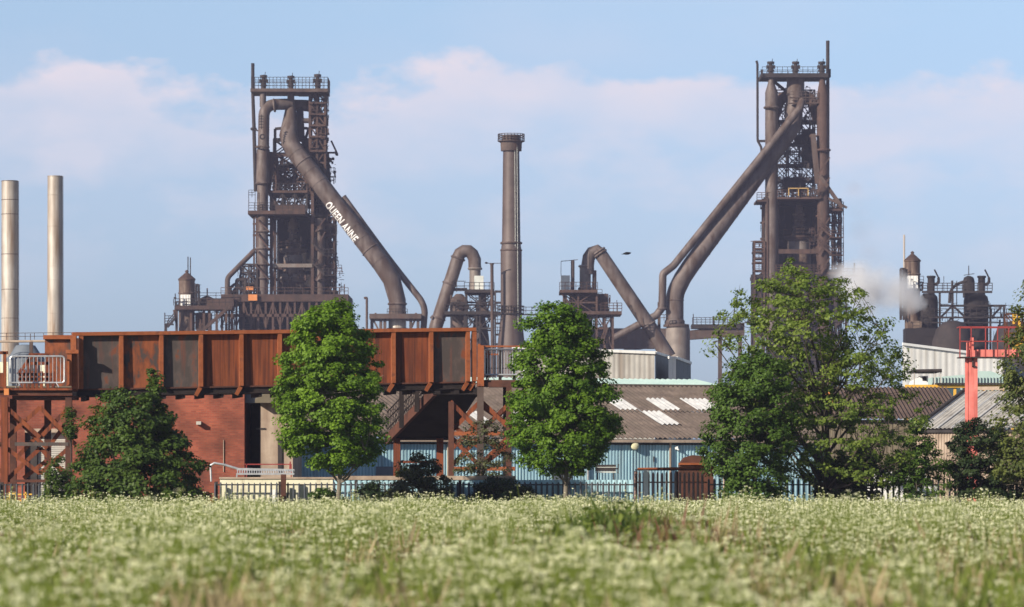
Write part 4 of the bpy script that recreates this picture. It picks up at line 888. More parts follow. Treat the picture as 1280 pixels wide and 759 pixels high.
def crowd_barrier(name, label, x0, x1, y0, y1, Y, dy=0):
    t = thing(name, label, 'crowd barrier', P((x0 + x1) / 2, y1 + 6, Y), 'crowd barriers on the bridge landings')
    a, b, c, d = P(x0, y1, Y), P(x1, y1, Y), P(x1, y0, Y), P(x0, y0, Y); rr_ = .035
    mb = MB(); k = V(.16, 0, 0); kz = V(0, 0, .16)
    mb.pipe(arc([a + k * 3, a, d, c, b, a + k * 3], 5, .12), rr_, 8); mb.build('outer_frame', M['galv'], t)
    mb = MB(); n = 14
    for i in range(1, n): p = a.lerp(b, i / n); mb.pipe([p, V(p.x, p.y, d.z)], .014, 6)
    mb.build('bar', M['galv'], t)
    for u in (.15, .85):
        p = a.lerp(b, u); z_ = -6 * Y / F
        mb = MB(); mb.pipe([p, p + V(.14, -.3, z_)], .025, 6); mb.pipe([p, p + V(-.14, .3, z_)], .025, 6); mb.build('foot', M['galv'], t)
crowd_barrier('crowd_barrier', 'galvanised crowd barrier standing on the left bridge landing', 13, 80.5, 445.5, 478.5, 156)
crowd_barrier('crowd_barrier', 'galvanised crowd barrier standing on the right bridge landing beside a leafy tree', 606, 655, 437, 468.5, 159.5)

# ---------------- right landing tower
YR = 159.2
def r_(px, py, dy=0.0): return P(px, py, YR) + V(0, dy, 0)
rt = thing('landing_tower', 'rusty cross-braced steel tower carrying the right bridge landing', 'steel tower', P(605, 0, YR) - V(0, 0, P(605, 0, YR).z), 'braced towers at the bridge ends')
for x, y, dy, m in ((564, 502, 0, 'rust_dark'), (600.5, 484, -.1, 'steel'), (636, 478, 0, 'rust_dark'), (632, 478, 2.6, 'black_steel_and_shade'), (600, 480, 2.6, 'black_steel_and_shade')):
    mb = MB(); p = r_(x, y, dy); mb.beam(V(p.x, p.y, 0), p, .22 if m != 'steel' else .26); mb.build('post', M[m], rt)
mb = MB()
for (x0, y0, x1, y1, dy) in ((563, 502, 600, 540, 0), (563, 540, 600, 502, .1), (563, 545, 600, 583, 0), (563, 584, 600, 545, .1), (600, 500, 636, 535, 0), (600, 540, 636, 505, .1), (600, 545, 636, 570, 0), (600, 584, 636, 556, .1), (600, 506, 660, 545, 2.4), (600, 535, 650, 498, 2.4),
                           (636, 500, 665, 480, 2.5), (564, 530, 600, 560, 2.4), (564, 560, 600, 525, 2.4), (600, 580, 636, 545, 2.4)):
    mb = MB(); mb.beam(r_(x0, y0, dy), r_(x1, y1, dy), .04, .17, up=(0, 0, 1)); mb.build('cross_brace', M['rust'], rt)
mb = MB()
for y in (542, 586): mb.box(r_(563, y + 2.5, -.1), r_(644, y - 2.5, .05))
mb.build('cross_beam', M['rust_edge'], rt)
mb = MB(); mb.box(r_(596, 484, -.1), r_(668, 478, .1)); mb.box(r_(596, 478, 0), r_(668, 475, 2.7)); mb.box(r_(611, 483, .2), r_(668, 476, 2.2)); mb.build('landing_deck', M['rust_dark'], rt)
mb = MB(); mb.box(r_(597, 483, -.25), r_(605, 432, .05)); mb.box(r_(600, 434, 0), r_(668, 432, .08)); mb.beam(r_(598, 482, 0), r_(599, 430, 0), .1); mb.box(r_(608, 447, 1.2), r_(611, 436, 1.3)); mb.box(r_(606, 443, 1.1), r_(625, 441, 1.2)); mb.build('handrail', M['rust_edge'], rt)
mb = MB(); mb.box(r_(623, 474, 1.0), r_(627, 434, 1.2)); mb.box(r_(607, 474, 1.0), r_(611, 447, 1.2)); mb.box(r_(607, 460, 1.05), r_(660, 459, 1.1)); mb.box(r_(641, 474, 1), r_(645, 434, 1.2)); mb.build('gate_post', M['black_steel_and_shade'], rt)

# ---------------- covered stair under the bridge
cs = thing('bridge_stair', 'dark underside of the steel stair flight descending below the bridge', 'stairs', P(530, 0, 166) - V(0, 0, P(530, 0, 166).z))
mb = MB()
tA, tB = P(541, 489, 167.6), P(600, 489, 168.2); bA, bB = P(485, 549, 173), P(561, 549, 173)
n_ = V(0, .1, .12)
mb.add([bA, bB, tB, tA, bA + n_, bB + n_, tB + n_, tA + n_], [(0, 1, 2, 3), (7, 6, 5, 4), (0, 4, 5, 1), (1, 5, 6, 2), (2, 6, 7, 3), (3, 7, 4, 0)])
mb.box(P(485, 550, 172.8), P(561, 546, 174)); mb.box(P(541, 493, 167.4), P(600, 488, 173)); mb.build('flight_underside', M['black_steel_and_shade'], cs)  # shade beneath the flight is painted in as near-black
mb = MB(); mb.beam(P(543, 489, 167.5), P(484, 550, 172.9), .16, .42); mb.build('stringer', M['rust_dark'], cs)
mb = MB()
for k in range(28):
    t = k / 27; p = P(540, 490, 168.5).lerp(P(484, 548, 174), t); mb.beam(p, p + V(0, 0, 1.15), .03)
for h in (.4, .8, 1.15): mb.beam(P(540, 490, 168.5) + V(0, 0, h), P(484, 548, 174) + V(0, 0, h), .04)
for k in range(12): p = P(540, 490, 168.5).lerp(P(484, 548, 174), k / 11); mb.beam(p, p + V(.5, .1, 1.3), .02)
mb.beam(P(502, 484, 168.4), P(502, 535, 168.4), .2); mb.beam(P(521, 484, 168.4), P(521, 515, 168.4), .2); mb.build('balustrade', M['black_steel_and_shade'], cs)
for x, w_ in ((496, .3), (550, .3)):
    mb = MB(); p = P(x, 548, 172.6); mb.beam(V(p.x, p.y, 0), p, w_, .2, up=(0, 1, 0)); mb.build('post', M['rust'], cs)
mb = MB(); mb.box(P(499, 579, 172.6), P(548, 576, 172.7)); mb.build('cross_beam', M['rust'], cs)

# ---------------- red brick building
bk = thing('brick_building', 'red brick building with roller shutter behind the rusty bridge', 'building', P(150, 0, 176) - V(0, 0, P(150, 0, 176).z))
Sb = Space(172)
mb = MB(); zt = Sb(0, 484).z
mb.box(Sb.g(-80, 0), V(Sb(31, 0).x, 184, zt)); mb.box(Sb.g(83, 0), V(Sb(305.5, 0).x, 184, zt)); mb.box(V(Sb(31, 0).x, 172, Sb(0, 541).z), V(Sb(83, 0).x, 184, zt))
mb.build('wall', M['brick'], bk)
mb = MB(); mb.box(Sb(-80, 484.5, -.12), Sb(306.5, 482.5, 12.2)); mb.build('coping', M['concrete_dark'], bk)
mb = MB(); mb.box(Sb(31, 540.8, -.03), Sb(83, 536, .1)); mb.build('lintel', M['concrete'], bk)
mb = MB(); zz0 = Sb(0, 541).z
k = 40
for i in range(k):
    z0 = zz0 * i / k; mb.box(V(Sb(46, 0).x, 172.35, z0 + .02), V(Sb(83, 0).x, 172.42, z0 + zz0 / k))
mb.box(V(Sb(46, 0).x, 172.43, 0), V(Sb(83, 0).x, 172.5, zz0)); mb.build('roller_shutter', M['grey_sheet'], bk)
mb = MB(); mb.box(V(Sb(31, 0).x, 172.2, 0), V(Sb(45.5, 0).x, 172.3, zz0)); mb.build('door', M['trim'], bk)
mb = MB(); mb.box(Sb(246, 531, -.35), Sb(252, 527, -.02)); mb.beam(Sb(249, 529, -.2), Sb(249, 529, .1), .05); mb.build('wall_lamp', M['grey_sheet'], bk)
mb = MB(); mb.beam(Sb(279.5, 590, -.04), Sb(279.5, 550, -.04), .03); mb.build('conduit', M['concrete'], bk)

# ---------------- concrete block beside brick
cb = thing('concrete_building', 'stained beige concrete building with dark doorway right of the brick wall', 'building', P(340, 0, 178) - V(0, 0, P(340, 0, 178).z))
Sc = Space(172.6)
mb = MB(); mb.box(Sc.g(325.5), V(Sc(366, 0).x, 180, Sc(0, 504).z)); mb.build('wall', M['concrete'], cb)
mb = MB(); mb.box(V(Sc(306, 0).x, 176, 0), V(Sc(325, 0).x, 176.2, Sc(0, 504).z)); mb.box(V(Sc(323, 0).x, 172.65, 0), V(Sc(325.4, 0).x, 176, Sc(0, 504).z)); mb.build('doorway', M['black_steel_and_shade'], cb)
mb = MB(); mb.box(Sc(306, 504, -.2), Sc(340, 487, 6)); mb.build('fascia', M['blue_grey'], cb)
mb = MB(); mb.prism([(Sc(x, y).x, Sc(x, y).z) for x, y in ((320, 504), (368, 504), (368, 486), (342, 486), (320, 499))], 171.9, 172.5); mb.build('canopy', M['concrete_dark'], cb)
mb = MB(); mb.box(Sc(320, 537, -.04), Sc(332, 535, -.01)); mb.beam(Sc(350, 590, -.05), Sc(350, 548, -.05), .18, .05); mb.build('trim', M['trim'], cb)

# ---------------- pale blue shed with brown corrugated roof
ang = R(21)
wd = V(math.cos(ang), math.sin(ang), 0); bd = V(-math.sin(ang), math.cos(ang), 0)
E0 = V((366 - 640) / F * 181, 181, 0)
Wl = 26.5; zE = 1.7 + 49.5 / F * 186
pitch_a = R(15); upv = (bd * math.cos(pitch_a) + V(0, 0, math.sin(pitch_a))).normalized(); RL = 10.3
sh = thing('blue_shed', 'long pale blue corrugated shed with brown wavy roof behind the fence', 'shed', E0 + wd * 10)
mb = MB(); a = E0; b = E0 + wd * Wl; corr_wall(mb, a, b, 0, zE - .05, .155, .055); mb.build('wall', M['blue'], sh)
mb = MB(); c_ = b + bd * 10.3; corr_wall(mb, b, c_, 0, zE - .02, .145, .03, lambda t: zE - .05 + t * 2.7); d_ = a + bd * 10.3; corr_wall(mb, d_, a, 0, zE, .145, .03, lambda t: zE - .05 + (1 - t) * 2.7); mb.build('gable_wall', M['blue'], sh)
mb = MB(); e0 = E0 - wd * .3 + V(0, 0, zE) - bd * .25; e1 = E0 + wd * (Wl + .3) + V(0, 0, zE) - bd * .25
corr_roof(mb, e0, e1, upv, RL, .25, .045, v0=0, v1=.5, lift=.0); corr_roof(mb, e0, e1, upv, RL, .25, .045, v0=.49, v1=1, lift=.035); rf = mb.build('roof', M['asbestos'], sh)
W2 = (e1 - e0).length
def eave_u(px):  # fraction along eave seen at a photo column
    k = (px - 640) / F; d = e1 - e0
    return (k * e0.y - e0.x) / (d.x - k * d.y)
ext = 12.9
def sky_patch(px0, px1, v0, v1):
    """patch whose lower edge spans photo columns px0..px1 at height fraction v0"""
    o = upv * (RL * v0); k0 = (px0 - 640) / F; k1 = (px1 - 640) / F; d = e1 - e0; s0 = e0 + o
    f = lambda k: (k * s0.y - s0.x) / (d.x - k * d.y)
    mb = MB(); corr_roof(mb, e0, e1, upv, RL, .25, .045, u0=f(k0), u1=f(k1), v0=v0, v1=v1, lift=.05); mb.build('skylight', M['skylight'], sh)
sky_patch(641, 668, .24, .46); sky_patch(776, 800, .52, .74); sky_patch(828, 853, .52, .74); sky_patch(824, 849, .24, .49); sky_patch(872, 905, .52, .74); sky_patch(601, 618, .24, .46)
mb = MB(); mb.beam(e0 - V(0, 0, .14) - bd * .04, e1 - V(0, 0, .14) - bd * .04, .1, .13); mb.build('gutter', M['concrete'], sh)
mb = MB(); mb.beam(E0 + V(0, 0, zE - .27) - bd * .1, b + V(0, 0, zE - .27) - bd * .1, .05, .08); mb.build('eaves_shade_strip', M['trim'], sh)  # dark strip painting the shade below the gutter
rd = e0 + upv * RL; re = e1 + upv * RL
mb = MB(); corr_roof(mb, rd + bd * .1 - V(0, 0, .2), re + bd * .1 - V(0, 0, .2), (bd * 1 + V(0, 0, .12)), 6, .3, .04); mb.build('upper_roof', M['teal'], sh)
mb = MB(); mb.beam(rd + V(0, 0, .05), re + V(0, 0, .05), .3, .1); mb.build('ridge', M['asbestos'], sh)
def wallpt(px, py, off=.1):
    k = (px - 640) / F; d = wd; s0 = E0 - bd * off; t = (k * s0.y - s0.x) / (d.x - k * d.y); p = s0 + d * t; return V(p.x, p.y, EYE + (HZ - py) / F * p.y)
for px in (560, 735, 838, 905):
    mb = MB(); c = wallpt(px, 553, .12); mb.pipe([V(c.x, c.y, 0), V(c.x, c.y, zE - .3), V(c.x, c.y - .1, zE - .15)], .05, 8); mb.build('downpipe', M['galv'] if px == 735 else M['concrete'], sh)
for px in (470, 690): 
    c0 = wallpt(px, 600, .08); c1 = c0 + wd * 1.0; mb = MB(); mb.add([V(c0.x, c0.y, 0), V(c1.x, c1.y, 0), V(c1.x, c1.y, 2.2), V(c0.x, c0.y, 2.2)], [(0, 1, 2, 3)]); mb.build('door', M['blue_grey'], sh)
ld = thing('wall_dish', 'round cream dish lamp mounted high on the pale blue shed wall', 'lamp', wallpt(792.5, 557.5, .1))
c = wallpt(792.5, 557.5, .1)
mb = MB(); mb.pipe([c + bd * .02, c - bd * .08, c - bd * .2, c - bd * .24], [.14, .19, .17, .09], 18); mb.build('dish', M['lamp'], ld)
mb = MB(); mb.pipe([c + bd * .1, c + bd * .0], .06, 10); mb.build('bracket', M['trim'], ld)
mb = MB(); c = wallpt(845.5, 560, .1); mb.box(c - V(.07, .1, .07), c + V(.07, .05, .07)); mb.beam(c, c + V(.1, -.2, -.1), .05); tag(mb.build('floodlight', M['white'], None), 'small white floodlight on the shed wall under the eaves', 'floodlight')
mb = MB(); c = wallpt(817, 574, .05); mb.box(c - V(.03, .05, .12), c + V(.04, .03, .12)); mb.beam(c - V(-.0, .04, .1), c - V(0, .04, .35), .02); tag(mb.build('switch_box', M['trim'], None), 'small dark switch box halfway down the shed wall', 'switch box')

# white buildings behind
wb = thing('white_building', 'large white corrugated building with shade-grey side behind the blue shed', 'building', P(780, 0, 232) - V(0, 0, P(780, 0, 232).z))
Y_ = 232
A = P(640, 0, Y_); B = P(819, 0, Y_ + 1); Cc = P(835.5, 0, Y_ + 16); z1 = EYE + (HZ - 434) / F * Y_; z2 = EYE + (HZ - 441) / F * (Y_ + 1); z3 = EYE + (HZ - 446) / F * (Y_ + 16)
mb = MB(); corr_wall(mb, A, B, 0, 0, .30, .010, lambda t: z1 + (z2 - z1) * t); mb.build('wall', M['grey_sheet'], wb)
mb = MB(); corr_wall(mb, B, Cc, 0, 0, .28, .03, lambda t: z2 + (z3 - z2) * t); mb.build('side_wall', M['blue_grey'], wb)  # side turned from the sun, its shade put into a darker colour
mb = MB(); mb.add([V(A.x, A.y, z1), V(B.x, B.y, z2), V(Cc.x, Cc.y, z3 + .0), V(A.x, A.y + 16, z1 + .3)], [(0, 1, 2, 3)]); mb.build('roof', M['white_sheet'], wb)
mb = MB(); mb.beam(V(A.x, A.y - .06, z1), V(B.x, B.y - .06, z2), .12, .16); mb.beam(V(B.x + .05, B.y, z2), V(Cc.x + .05, Cc.y, z3), .12, .16); mb.build('roof_trim', M['white_sheet'], wb)
wb = thing('white_building', 'narrow white block with shade-grey side wall right of the large white building', 'building', P(848, 0, 236) - V(0, 0, P(848, 0, 236).z))
A = P(835.6, 0, 234); B = P(845, 0, 234.5); Cc = P(863, 0, 248); zz_ = EYE + (HZ - 447) / F * 234; z3 = EYE + (HZ - 454) / F * 248
mb = MB(); corr_wall(mb, A, B, 0, zz_, .28, .03); mb.build('wall', M['white_sheet'], wb)
mb = MB(); corr_wall(mb, B, Cc, 0, 0, .28, .03, lambda t: zz_ + (z3 - zz_) * t); mb.build('side_wall', M['blue_grey'], wb)  # shaded face of the white block, painted dark
mb = MB(); mb.beam(V(B.x + .04, B.y, zz_), V(Cc.x + .04, Cc.y, z3), .1, .16); mb.beam(V(A.x, A.y - .05, zz_), V(B.x, B.y - .05, zz_), .1, .14); mb.build('roof_trim', M['white_sheet'], wb)

# right side buildings
wb = thing('white_building', 'broad bright white corrugated building behind the faded red crane', 'building', P(1200, 0, 262) - V(0, 0, P(1200, 0, 262).z))
A = P(1128, 0, 254); B = P(1255, 0, 256); z1 = EYE + (HZ - 430) / F * 254; z2 = EYE + (HZ - 446) / F * 256
mb = MB(); corr_wall(mb, A, B, 0, 0, .42, .010, lambda t: z1 + (z2 - z1) * t); mb.build('wall', M['white_sheet'], wb)
Cc = P(1282, 0, 282); mb = MB(); corr_wall(mb, B, Cc, 0, 0, .35, .05, lambda t: z2 - .5 * t); mb.build('side_wall', M['blue_grey'], wb)  # shade on this end of the white building is in the colour
mb = MB(); mb.beam(V(A.x, A.y - .08, z1), V(B.x, B.y - .08, z2), .14, .16); mb.build('roof_trim', M['white'], wb)
tb = thing('teal_shed', 'low pale teal shed roof in front of the broad white building', 'shed', P(1215, 0, 246) - V(0, 0, P(1215, 0, 246).z))
mb = MB(); St = Space(242); mb.prism([(St(x, y).x, St(x, y).z) for x, y in ((1165, 485), (1165, 472), (1210, 468), (1222, 464), (1238, 464), (1262, 472), (1262, 485))], 242, 247); mb.build('roof', M['teal'], tb)
mb = MB()
for x in range(1166, 1262, 4): mb.beam(St(x, 485, -.06), St(x, 472, -.06), .03, .06)
mb.build('rib', M['blue_grey'], tb)
mb = MB(); mb.box(St.g(1165), St(1262, 485.2, 4.8)); mb.build('wall', M['teal'], tb)
ca = thing('canopy_shelter', 'small white cabin under a dark flat canopy beside the teal shed', 'shelter', P(1156, 0, 238) - V(0, 0, P(1156, 0, 238).z))
Sk = Space(238)
mb = MB(); mb.box(Sk(1140, 465.5, -1), Sk(1175, 463, 3)); mb.pipe([Sk(1140, 464.5, -1), Sk(1175, 463.8, -1)], .1, 8); mb.build('canopy', M['trim'], ca)
mb = MB(); mb.prism([(Sk(x, y).x, Sk(x, y).z) for x, y in ((1138, 484), (1142, 476), (1152, 470), (1160, 470), (1160, 484))], 238, 240); mb.build('cabin', M['white'], ca)
mb = MB(); mb.box(Sk(1153, 476, -.03), Sk(1158, 471, 0)); mb.build('window', M['trim'], ca)
mb = MB()
for x in (1141, 1166, 1174): mb.beam(Sk.g(x, -.9), Sk(x, 464, -.9), .06)
mb.build('post', M['grey_sheet'], ca)
yb = thing('yellow_rail', 'yellow crane rail beam running behind the grey shed ridge', 'crane rail', P(1190, 0, 228) - V(0, 0, P(1190, 0, 228).z))
Sy = Space(228); mb = MB(); mb.box(Sy(1132, 484.5, 0), Sy(1270, 481, .5)); mb.build('beam', M['yellow'], yb)
mb = MB(); mb.box(Sy(1170, 480.6, -.2), Sy(1270, 478.8, .6)); mb.build('cap', M['trim'], yb)
mb = MB()
for x in range(1134, 1270, 12): mb.beam(Sy.g(x, .2), Sy(x, 484, .2), .15)
mb.build('post', M['yellow'], yb)
# grey shed
gs = thing('grey_roof_shed', 'shed with pale grey corrugated roof around the faded red crane leg', 'shed', P(1200, 0, 205) - V(0, 0, P(1200, 0, 205).z))
an = R(-24); w2 = V(math.cos(an), math.sin(an), 0); b2 = V(-math.sin(an), math.cos(an), 0)
G0 = P(1146, 0, 202); G0.z = 0; zg = EYE + (HZ - 535) / F * 200
pa = R(14); up2 = (b2 * math.cos(pa) + V(0, 0, math.sin(pa))).normalized()
mb = MB(); g0 = G0 + V(0, 0, zg); g1_ = g0 + w2 * 9.0; corr_roof(mb, g0, g1_, up2, 8.6, .21, .03)
mb.build('roof', M['roof_grey'], gs)
mb = MB()
for k in range(12): s0 = g0 + w2 * (.35 + k * .74) + V(0, 0, .03); mb.beam(s0, s0 + up2 * 8.6, .07, .03)
mb.build('roof_rib', M['skylight'], gs)
mb = MB(); mb.beam(g0 + up2 * 8.6 + V(0, 0, .1), g1_ + up2 * 8.6 + V(0, 0, .1), .4, .18); mb.build('ridge', M['concrete'], gs)
mb = MB(); mb.beam(g0 - V(0, 0, .15) - b2 * .1, g1_ - V(0, 0, .15) - b2 * .1, .12, .14); mb.beam(g0 - w2 * .05 + V(0, 0, .05), g0 - w2 * .05 + up2 * 8.6 + V(0, 0, .05), .14, .2); mb.build('gutter', M['trim'], gs)
mb = MB(); corr_wall(mb, G0, G0 + w2 * 8.9, 0, zg - .1, .145, .03); corr_wall(mb, G0 + b2 * 8, G0, 0, 0, .145, .03, lambda t: zg + 2 * (1 - t) - .1); mb.build('wall', M['concrete'], gs)
# dark roofed shed between
ds = thing('brown_roof_shed', 'low shed with dark brown roof partly hidden behind the broad airy tree', 'shed', P(1100, 0, 212) - V(0, 0, P(1100, 0, 212).z))
Sd = Space(209)
mb = MB(); zE2 = Sd(0, 524).z; zR2 = EYE + (HZ - 484) / F * 218
x0, x1 = Sd(930, 0).x, Sd(1206, 0).x
corr_roof(mb, V(x0, 208, zE2), V(x1, 208, zE2), V(0, 10, zR2 - zE2), math.hypot(10, zR2 - zE2), .21, .04); mb.build('roof', M['asbestos_dark'], ds)
mb = MB(); corr_wall(mb, (x0 + .2, 208.4), (x1 - .2, 208.4), 0, zE2 - .05, .3, .03); mb.build('wall', M['concrete_dark'], ds)
mb = MB(); mb.box(V(Sd(1034, 0).x, 211.0, zE2 + .9), V(Sd(1046, 0).x, 211.3, zE2 + 1.6)); tag(mb.build('roof_patch', M['orange'], ds), 'orange box on roof')

# ---------------- faded red gantry crane
cr_ = thing('gantry_crane', 'faded red gantry crane with tall box leg and caged walkway', 'crane', P(1215, 0, 192) - V(0, 0, P(1215, 0, 192).z))
Sg = Space(192)
mb = MB(); mb.box(Sg.g(1211), Sg(1222, 447, .5)); mb.build('leg', M['pink'], cr_)
mb = MB(); mb.box(Sg.g(1207.5, .1), Sg(1210.2, 447, .45)); mb.box(Sg(1209, 446, .1), Sg(1213, 428, .4)); mb.box(Sg(1213.5, 446, -.05), Sg(1217, 422, .3)); mb.build('leg_flange', M['pink'], cr_)
mb = MB(); mb.box(Sg(1212, 446, .1), Sg(1320, 437, .5)); mb.box(Sg(1213, 446, -.06), Sg(1221, 438, .05)); bmq = mb.build('beam', M['pink'], cr_)
mb = MB(); mb.box(Sg(1199, 447.5, -.3), Sg(1320, 446.2, 1)); mb.box(Sg(1215, 459, -.1), Sg(1216.5, 447, -.02)); mb.box(Sg(1215, 459, -.1), Sg(1220, 457.6, -.02)); mb.build('walkway', M['trim'], cr_)
mb = MB()
for x in (1199, 1213, 1231, 1246, 1260, 1280): mb.beam(Sg(x, 447, -.3), Sg(x, 409, -.3), .05)
for y in (409, 427): mb.beam(Sg(1199, y, -.3), Sg(1320, y, -.3), .05)
mb.beam(Sg(1199, 409, .9), Sg(1320, 409, .9), .05); mb.beam(Sg(1199, 409, -.3), Sg(1199, 409, .9), .05); mb.build('cage', M['red'], cr_)
yc = thing('yellow_hoist', 'yellow hoist frame above the crane beam at the right edge', 'hoist', Sg(1276, 446))
mb = MB(); mb.box(Sg(1270, 404, 1), Sg(1274, 391, 1.4)); mb.box(Sg(1272, 437, 1), Sg(1284, 420, 2)); mb.box(Sg(1276, 420, 1), Sg(1279, 391, 1.4)); mb.box(Sg(1262, 417, 1.1), Sg(1284, 415, 1.3)); mb.build('frame', M['yellow'], yc)
mb = MB(); mb.lattice([Sg(1262, 0).x, Sg(1284, 0).x], [Sg(0, y).z for y in (437, 415, 391)], [Sg.Y + 1, Sg.Y + 2], .05, .04, 'x'); mb.build('lattice', M['rust_dark'], yc)

# ================================================================ FENCES AND SMALL THINGS
YF = 147.0
def fence(name, label, x0, x1, top, m, mr, pitch=7.0, pw=.07, rails=(606, 628), posts=None, group='palisade fence runs'):
    t = thing(name, label, 'fence', V((x0 + x1) / 2 / F * YF - 640 / F * YF, YF, 0), group)
    s_ = Space(YF)
    mb = MB(); p = s_(x0, top); z_ = p.z; w_ = pw
    mb.add([(p.x - w_ / 2, YF, .1), (p.x - w_ * .2, YF - .02, .1), (p.x + w_ * .2, YF - .02, .1), (p.x + w_ / 2, YF, .1),
            (p.x - w_ / 2, YF, z_ - .08), (p.x - w_ * .2, YF - .02, z_ - .02), (p.x + w_ * .2, YF - .02, z_ - .02), (p.x + w_ / 2, YF, z_ - .08), (p.x, YF - .015, z_)],
           [(0, 1, 5, 4), (1, 2, 6, 5), (2, 3, 7, 6), (4, 5, 8), (5, 6, 8), (6, 7, 8)])
    o = mb.build('pale', m, t, 0); n = int((x1 - x0) / pitch)
    rg = random.Random(int(x0) + 3)
    for i in range(1, n):
        c2 = o.copy(); C.objects.link(c2); c2.parent = t; c2.location = (o.location.x + i * pitch * s_.s, 0, rg.uniform(-.02, .02)); c2.rotation_euler = (0, 0, 0)
    mb = MB()
    for y in rails:
        pz = s_(0, y).z; mb.box((s_(x0, 0).x, YF + .01, pz - .025), (s_(x1, 0).x, YF + .05, pz + .025))
    mb.build('rail', mr, t)
    if posts:
        for x in posts:
            mb = MB(); mb.box((s_(x, 0).x - .06, YF + .05, 0), (s_(x, 0).x + .06, YF + .16, s_(0, top).z + .03)); mb.build('post', mr, t)
    return t
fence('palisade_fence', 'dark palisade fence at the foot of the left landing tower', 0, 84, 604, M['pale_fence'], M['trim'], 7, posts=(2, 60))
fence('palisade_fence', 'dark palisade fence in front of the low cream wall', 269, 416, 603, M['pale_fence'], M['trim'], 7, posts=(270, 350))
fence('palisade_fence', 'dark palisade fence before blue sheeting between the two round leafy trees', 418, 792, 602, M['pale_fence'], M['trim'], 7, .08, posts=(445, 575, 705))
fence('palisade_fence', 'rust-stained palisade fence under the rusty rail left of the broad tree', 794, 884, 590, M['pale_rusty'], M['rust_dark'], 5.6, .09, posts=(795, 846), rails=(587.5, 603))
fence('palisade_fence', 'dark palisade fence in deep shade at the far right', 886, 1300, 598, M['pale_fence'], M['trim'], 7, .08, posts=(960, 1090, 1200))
lw = thing('cream_wall', 'low cream painted wall with capping behind the dark palisade', 'wall', P(343, 0, 147.6) - V(0, 0, P(343, 0, 147.6).z))
Sw = Space(147.5)
mb = MB(); mb.box(Sw.g(275), Sw(416, 598.8, .2)); mb.build('wall', M['cream'], lw)
mb = MB(); mb.box(Sw(274, 598.8, -.05), Sw(417, 596.5, .25)); mb.build('capping', M['concrete'], lw)
lb = thing('blue_sheet_fence', 'low blue-grey sheet fence with pale capping behind the palisade', 'fence', P(600, 0, 147.6) - V(0, 0, P(600, 0, 147.6).z))
mb = MB(); corr_wall(mb, Sw.g(417.5), Sw.g(792), .02, Sw(0, 600).z, .2, .03); mb.build('sheet', M['blue'], lb)
mb = MB(); mb.box(Sw(417.5, 600, -.06), Sw(645, 595, .1)); mb.build('capping', M['concrete'], lb)
mb = MB(); Sp = Space(146.4); mb.box(Sp.g(340.5), Sp(344.2, 612, .06)); mb.build; tag(mb.build('marker_post', M['white'], None), 'short white marker post against the cream wall', 'post', 'white marker posts')
mb = MB(); mb.box(Sp.g(804.5), Sp(810.5, 587.5, .06)); mb.box(Sp(806.5, 603, -.02), Sp(808.3, 602.2, 0)); tag(mb.build('marker_post', M['white'], None), 'taller white board post against the rust-stained fence', 'post', 'white marker posts')
mb = MB(); Sq = Space(146.8); mb.box(Sq.g(351), Sq(357.5, 593, .12)); tag(mb.build('timber_post', M['rust_dark'], None), 'brown timber post leaning on the cream wall', 'post')
lad = thing('aluminium_ladder', 'grey aluminium ladder lying level above the cream wall', 'ladder', P(330, 591, 148.3))
mb = MB(); Sl = Space(148.3)
mb.beam(Sl(296, 586.5), Sl(368, 588), .05, .09); mb.beam(Sl(296, 592.5, -.1), Sl(368, 592.5, -.1), .05, .07)
mb.build('rail', M['galv'], lad)
mb = MB()
for k in range(24): x = 297 + k * 3; mb.beam(Sl(x, 587), Sl(x, 592.5, -.1), .035)
mb.build('rung', M['galv'], lad)
pr = thing('pipe_rail', 'thin red and grey pipe rails running along above the cream wall', 'rail', P(320, 0, 148.8) - V(0, 0, P(320, 0, 148.8).z))
mb = MB(); Sr = Space(148.8); mb.beam(Sr(306, 580.5), Sr(364, 580.5), .04); mb.beam(Sr(362, 590), Sr(363, 577), .05); mb.beam(Sr.g(364), Sr(364, 580), .04); mb.beam(Sr.g(308), Sr(308, 580), .04); mb.build('red_rail', M['red'], pr)
mb = MB(); mb.pipe([Sr(263, 582), Sr(268, 579), Sr(280, 581), Sr(300, 587)], .045, 8); mb.pipe([Sr(264, 602), Sr(263, 582)], .035, 8); mb.beam(Sr.g(296), Sr(296, 592), .05); mb.build('grey_pipe', M['galv'], pr)
sb_ = thing('notice_board', 'dark framed notice board on posts beside the second leafy tree', 'sign', P(760, 0, 148.6) - V(0, 0, P(760, 0, 148.6).z))
Sn = Space(148.6)
mb = MB(); mb.box(Sn(744, 589, 0), Sn(770, 581, .06)); mb.build('panel', M['trim'], sb_)
mb = MB(); mb.box(Sn(744, 591, -.02), Sn(770, 589.4, .08)); mb.box(Sn(744, 584.6, -.01), Sn(770, 583.8, -.002)); mb.build('edge', M['pale_sheet'], sb_)
mb = MB()
for x in (747, 767): mb.beam(Sn.g(x, .1), Sn(x, 581, .1), .05)
mb.beam(Sn(772.5, 592), Sn(773, 580), .05); mb.beam(Sn(770, 586), Sn(773, 586), .05); mb.build('post', M['trim'], sb_)
rb = thing('rusty_skip', 'rusty red-brown heaped skip behind the fence by the broad tree', 'skip', P(867, 0, 149.6) - V(0, 0, P(867, 0, 149.6).z))
Sx = Space(149.6)
mb = MB(); mb.prism([(Sx(x, y).x, Sx(x, y).z) for x, y in ((850, 640), (850, 580), (856, 572), (866, 569), (880, 570), (886, 575), (892, 581), (892, 640))], 149.6, 151.2)
mb.build('heap', M['rust_dark'], rb)
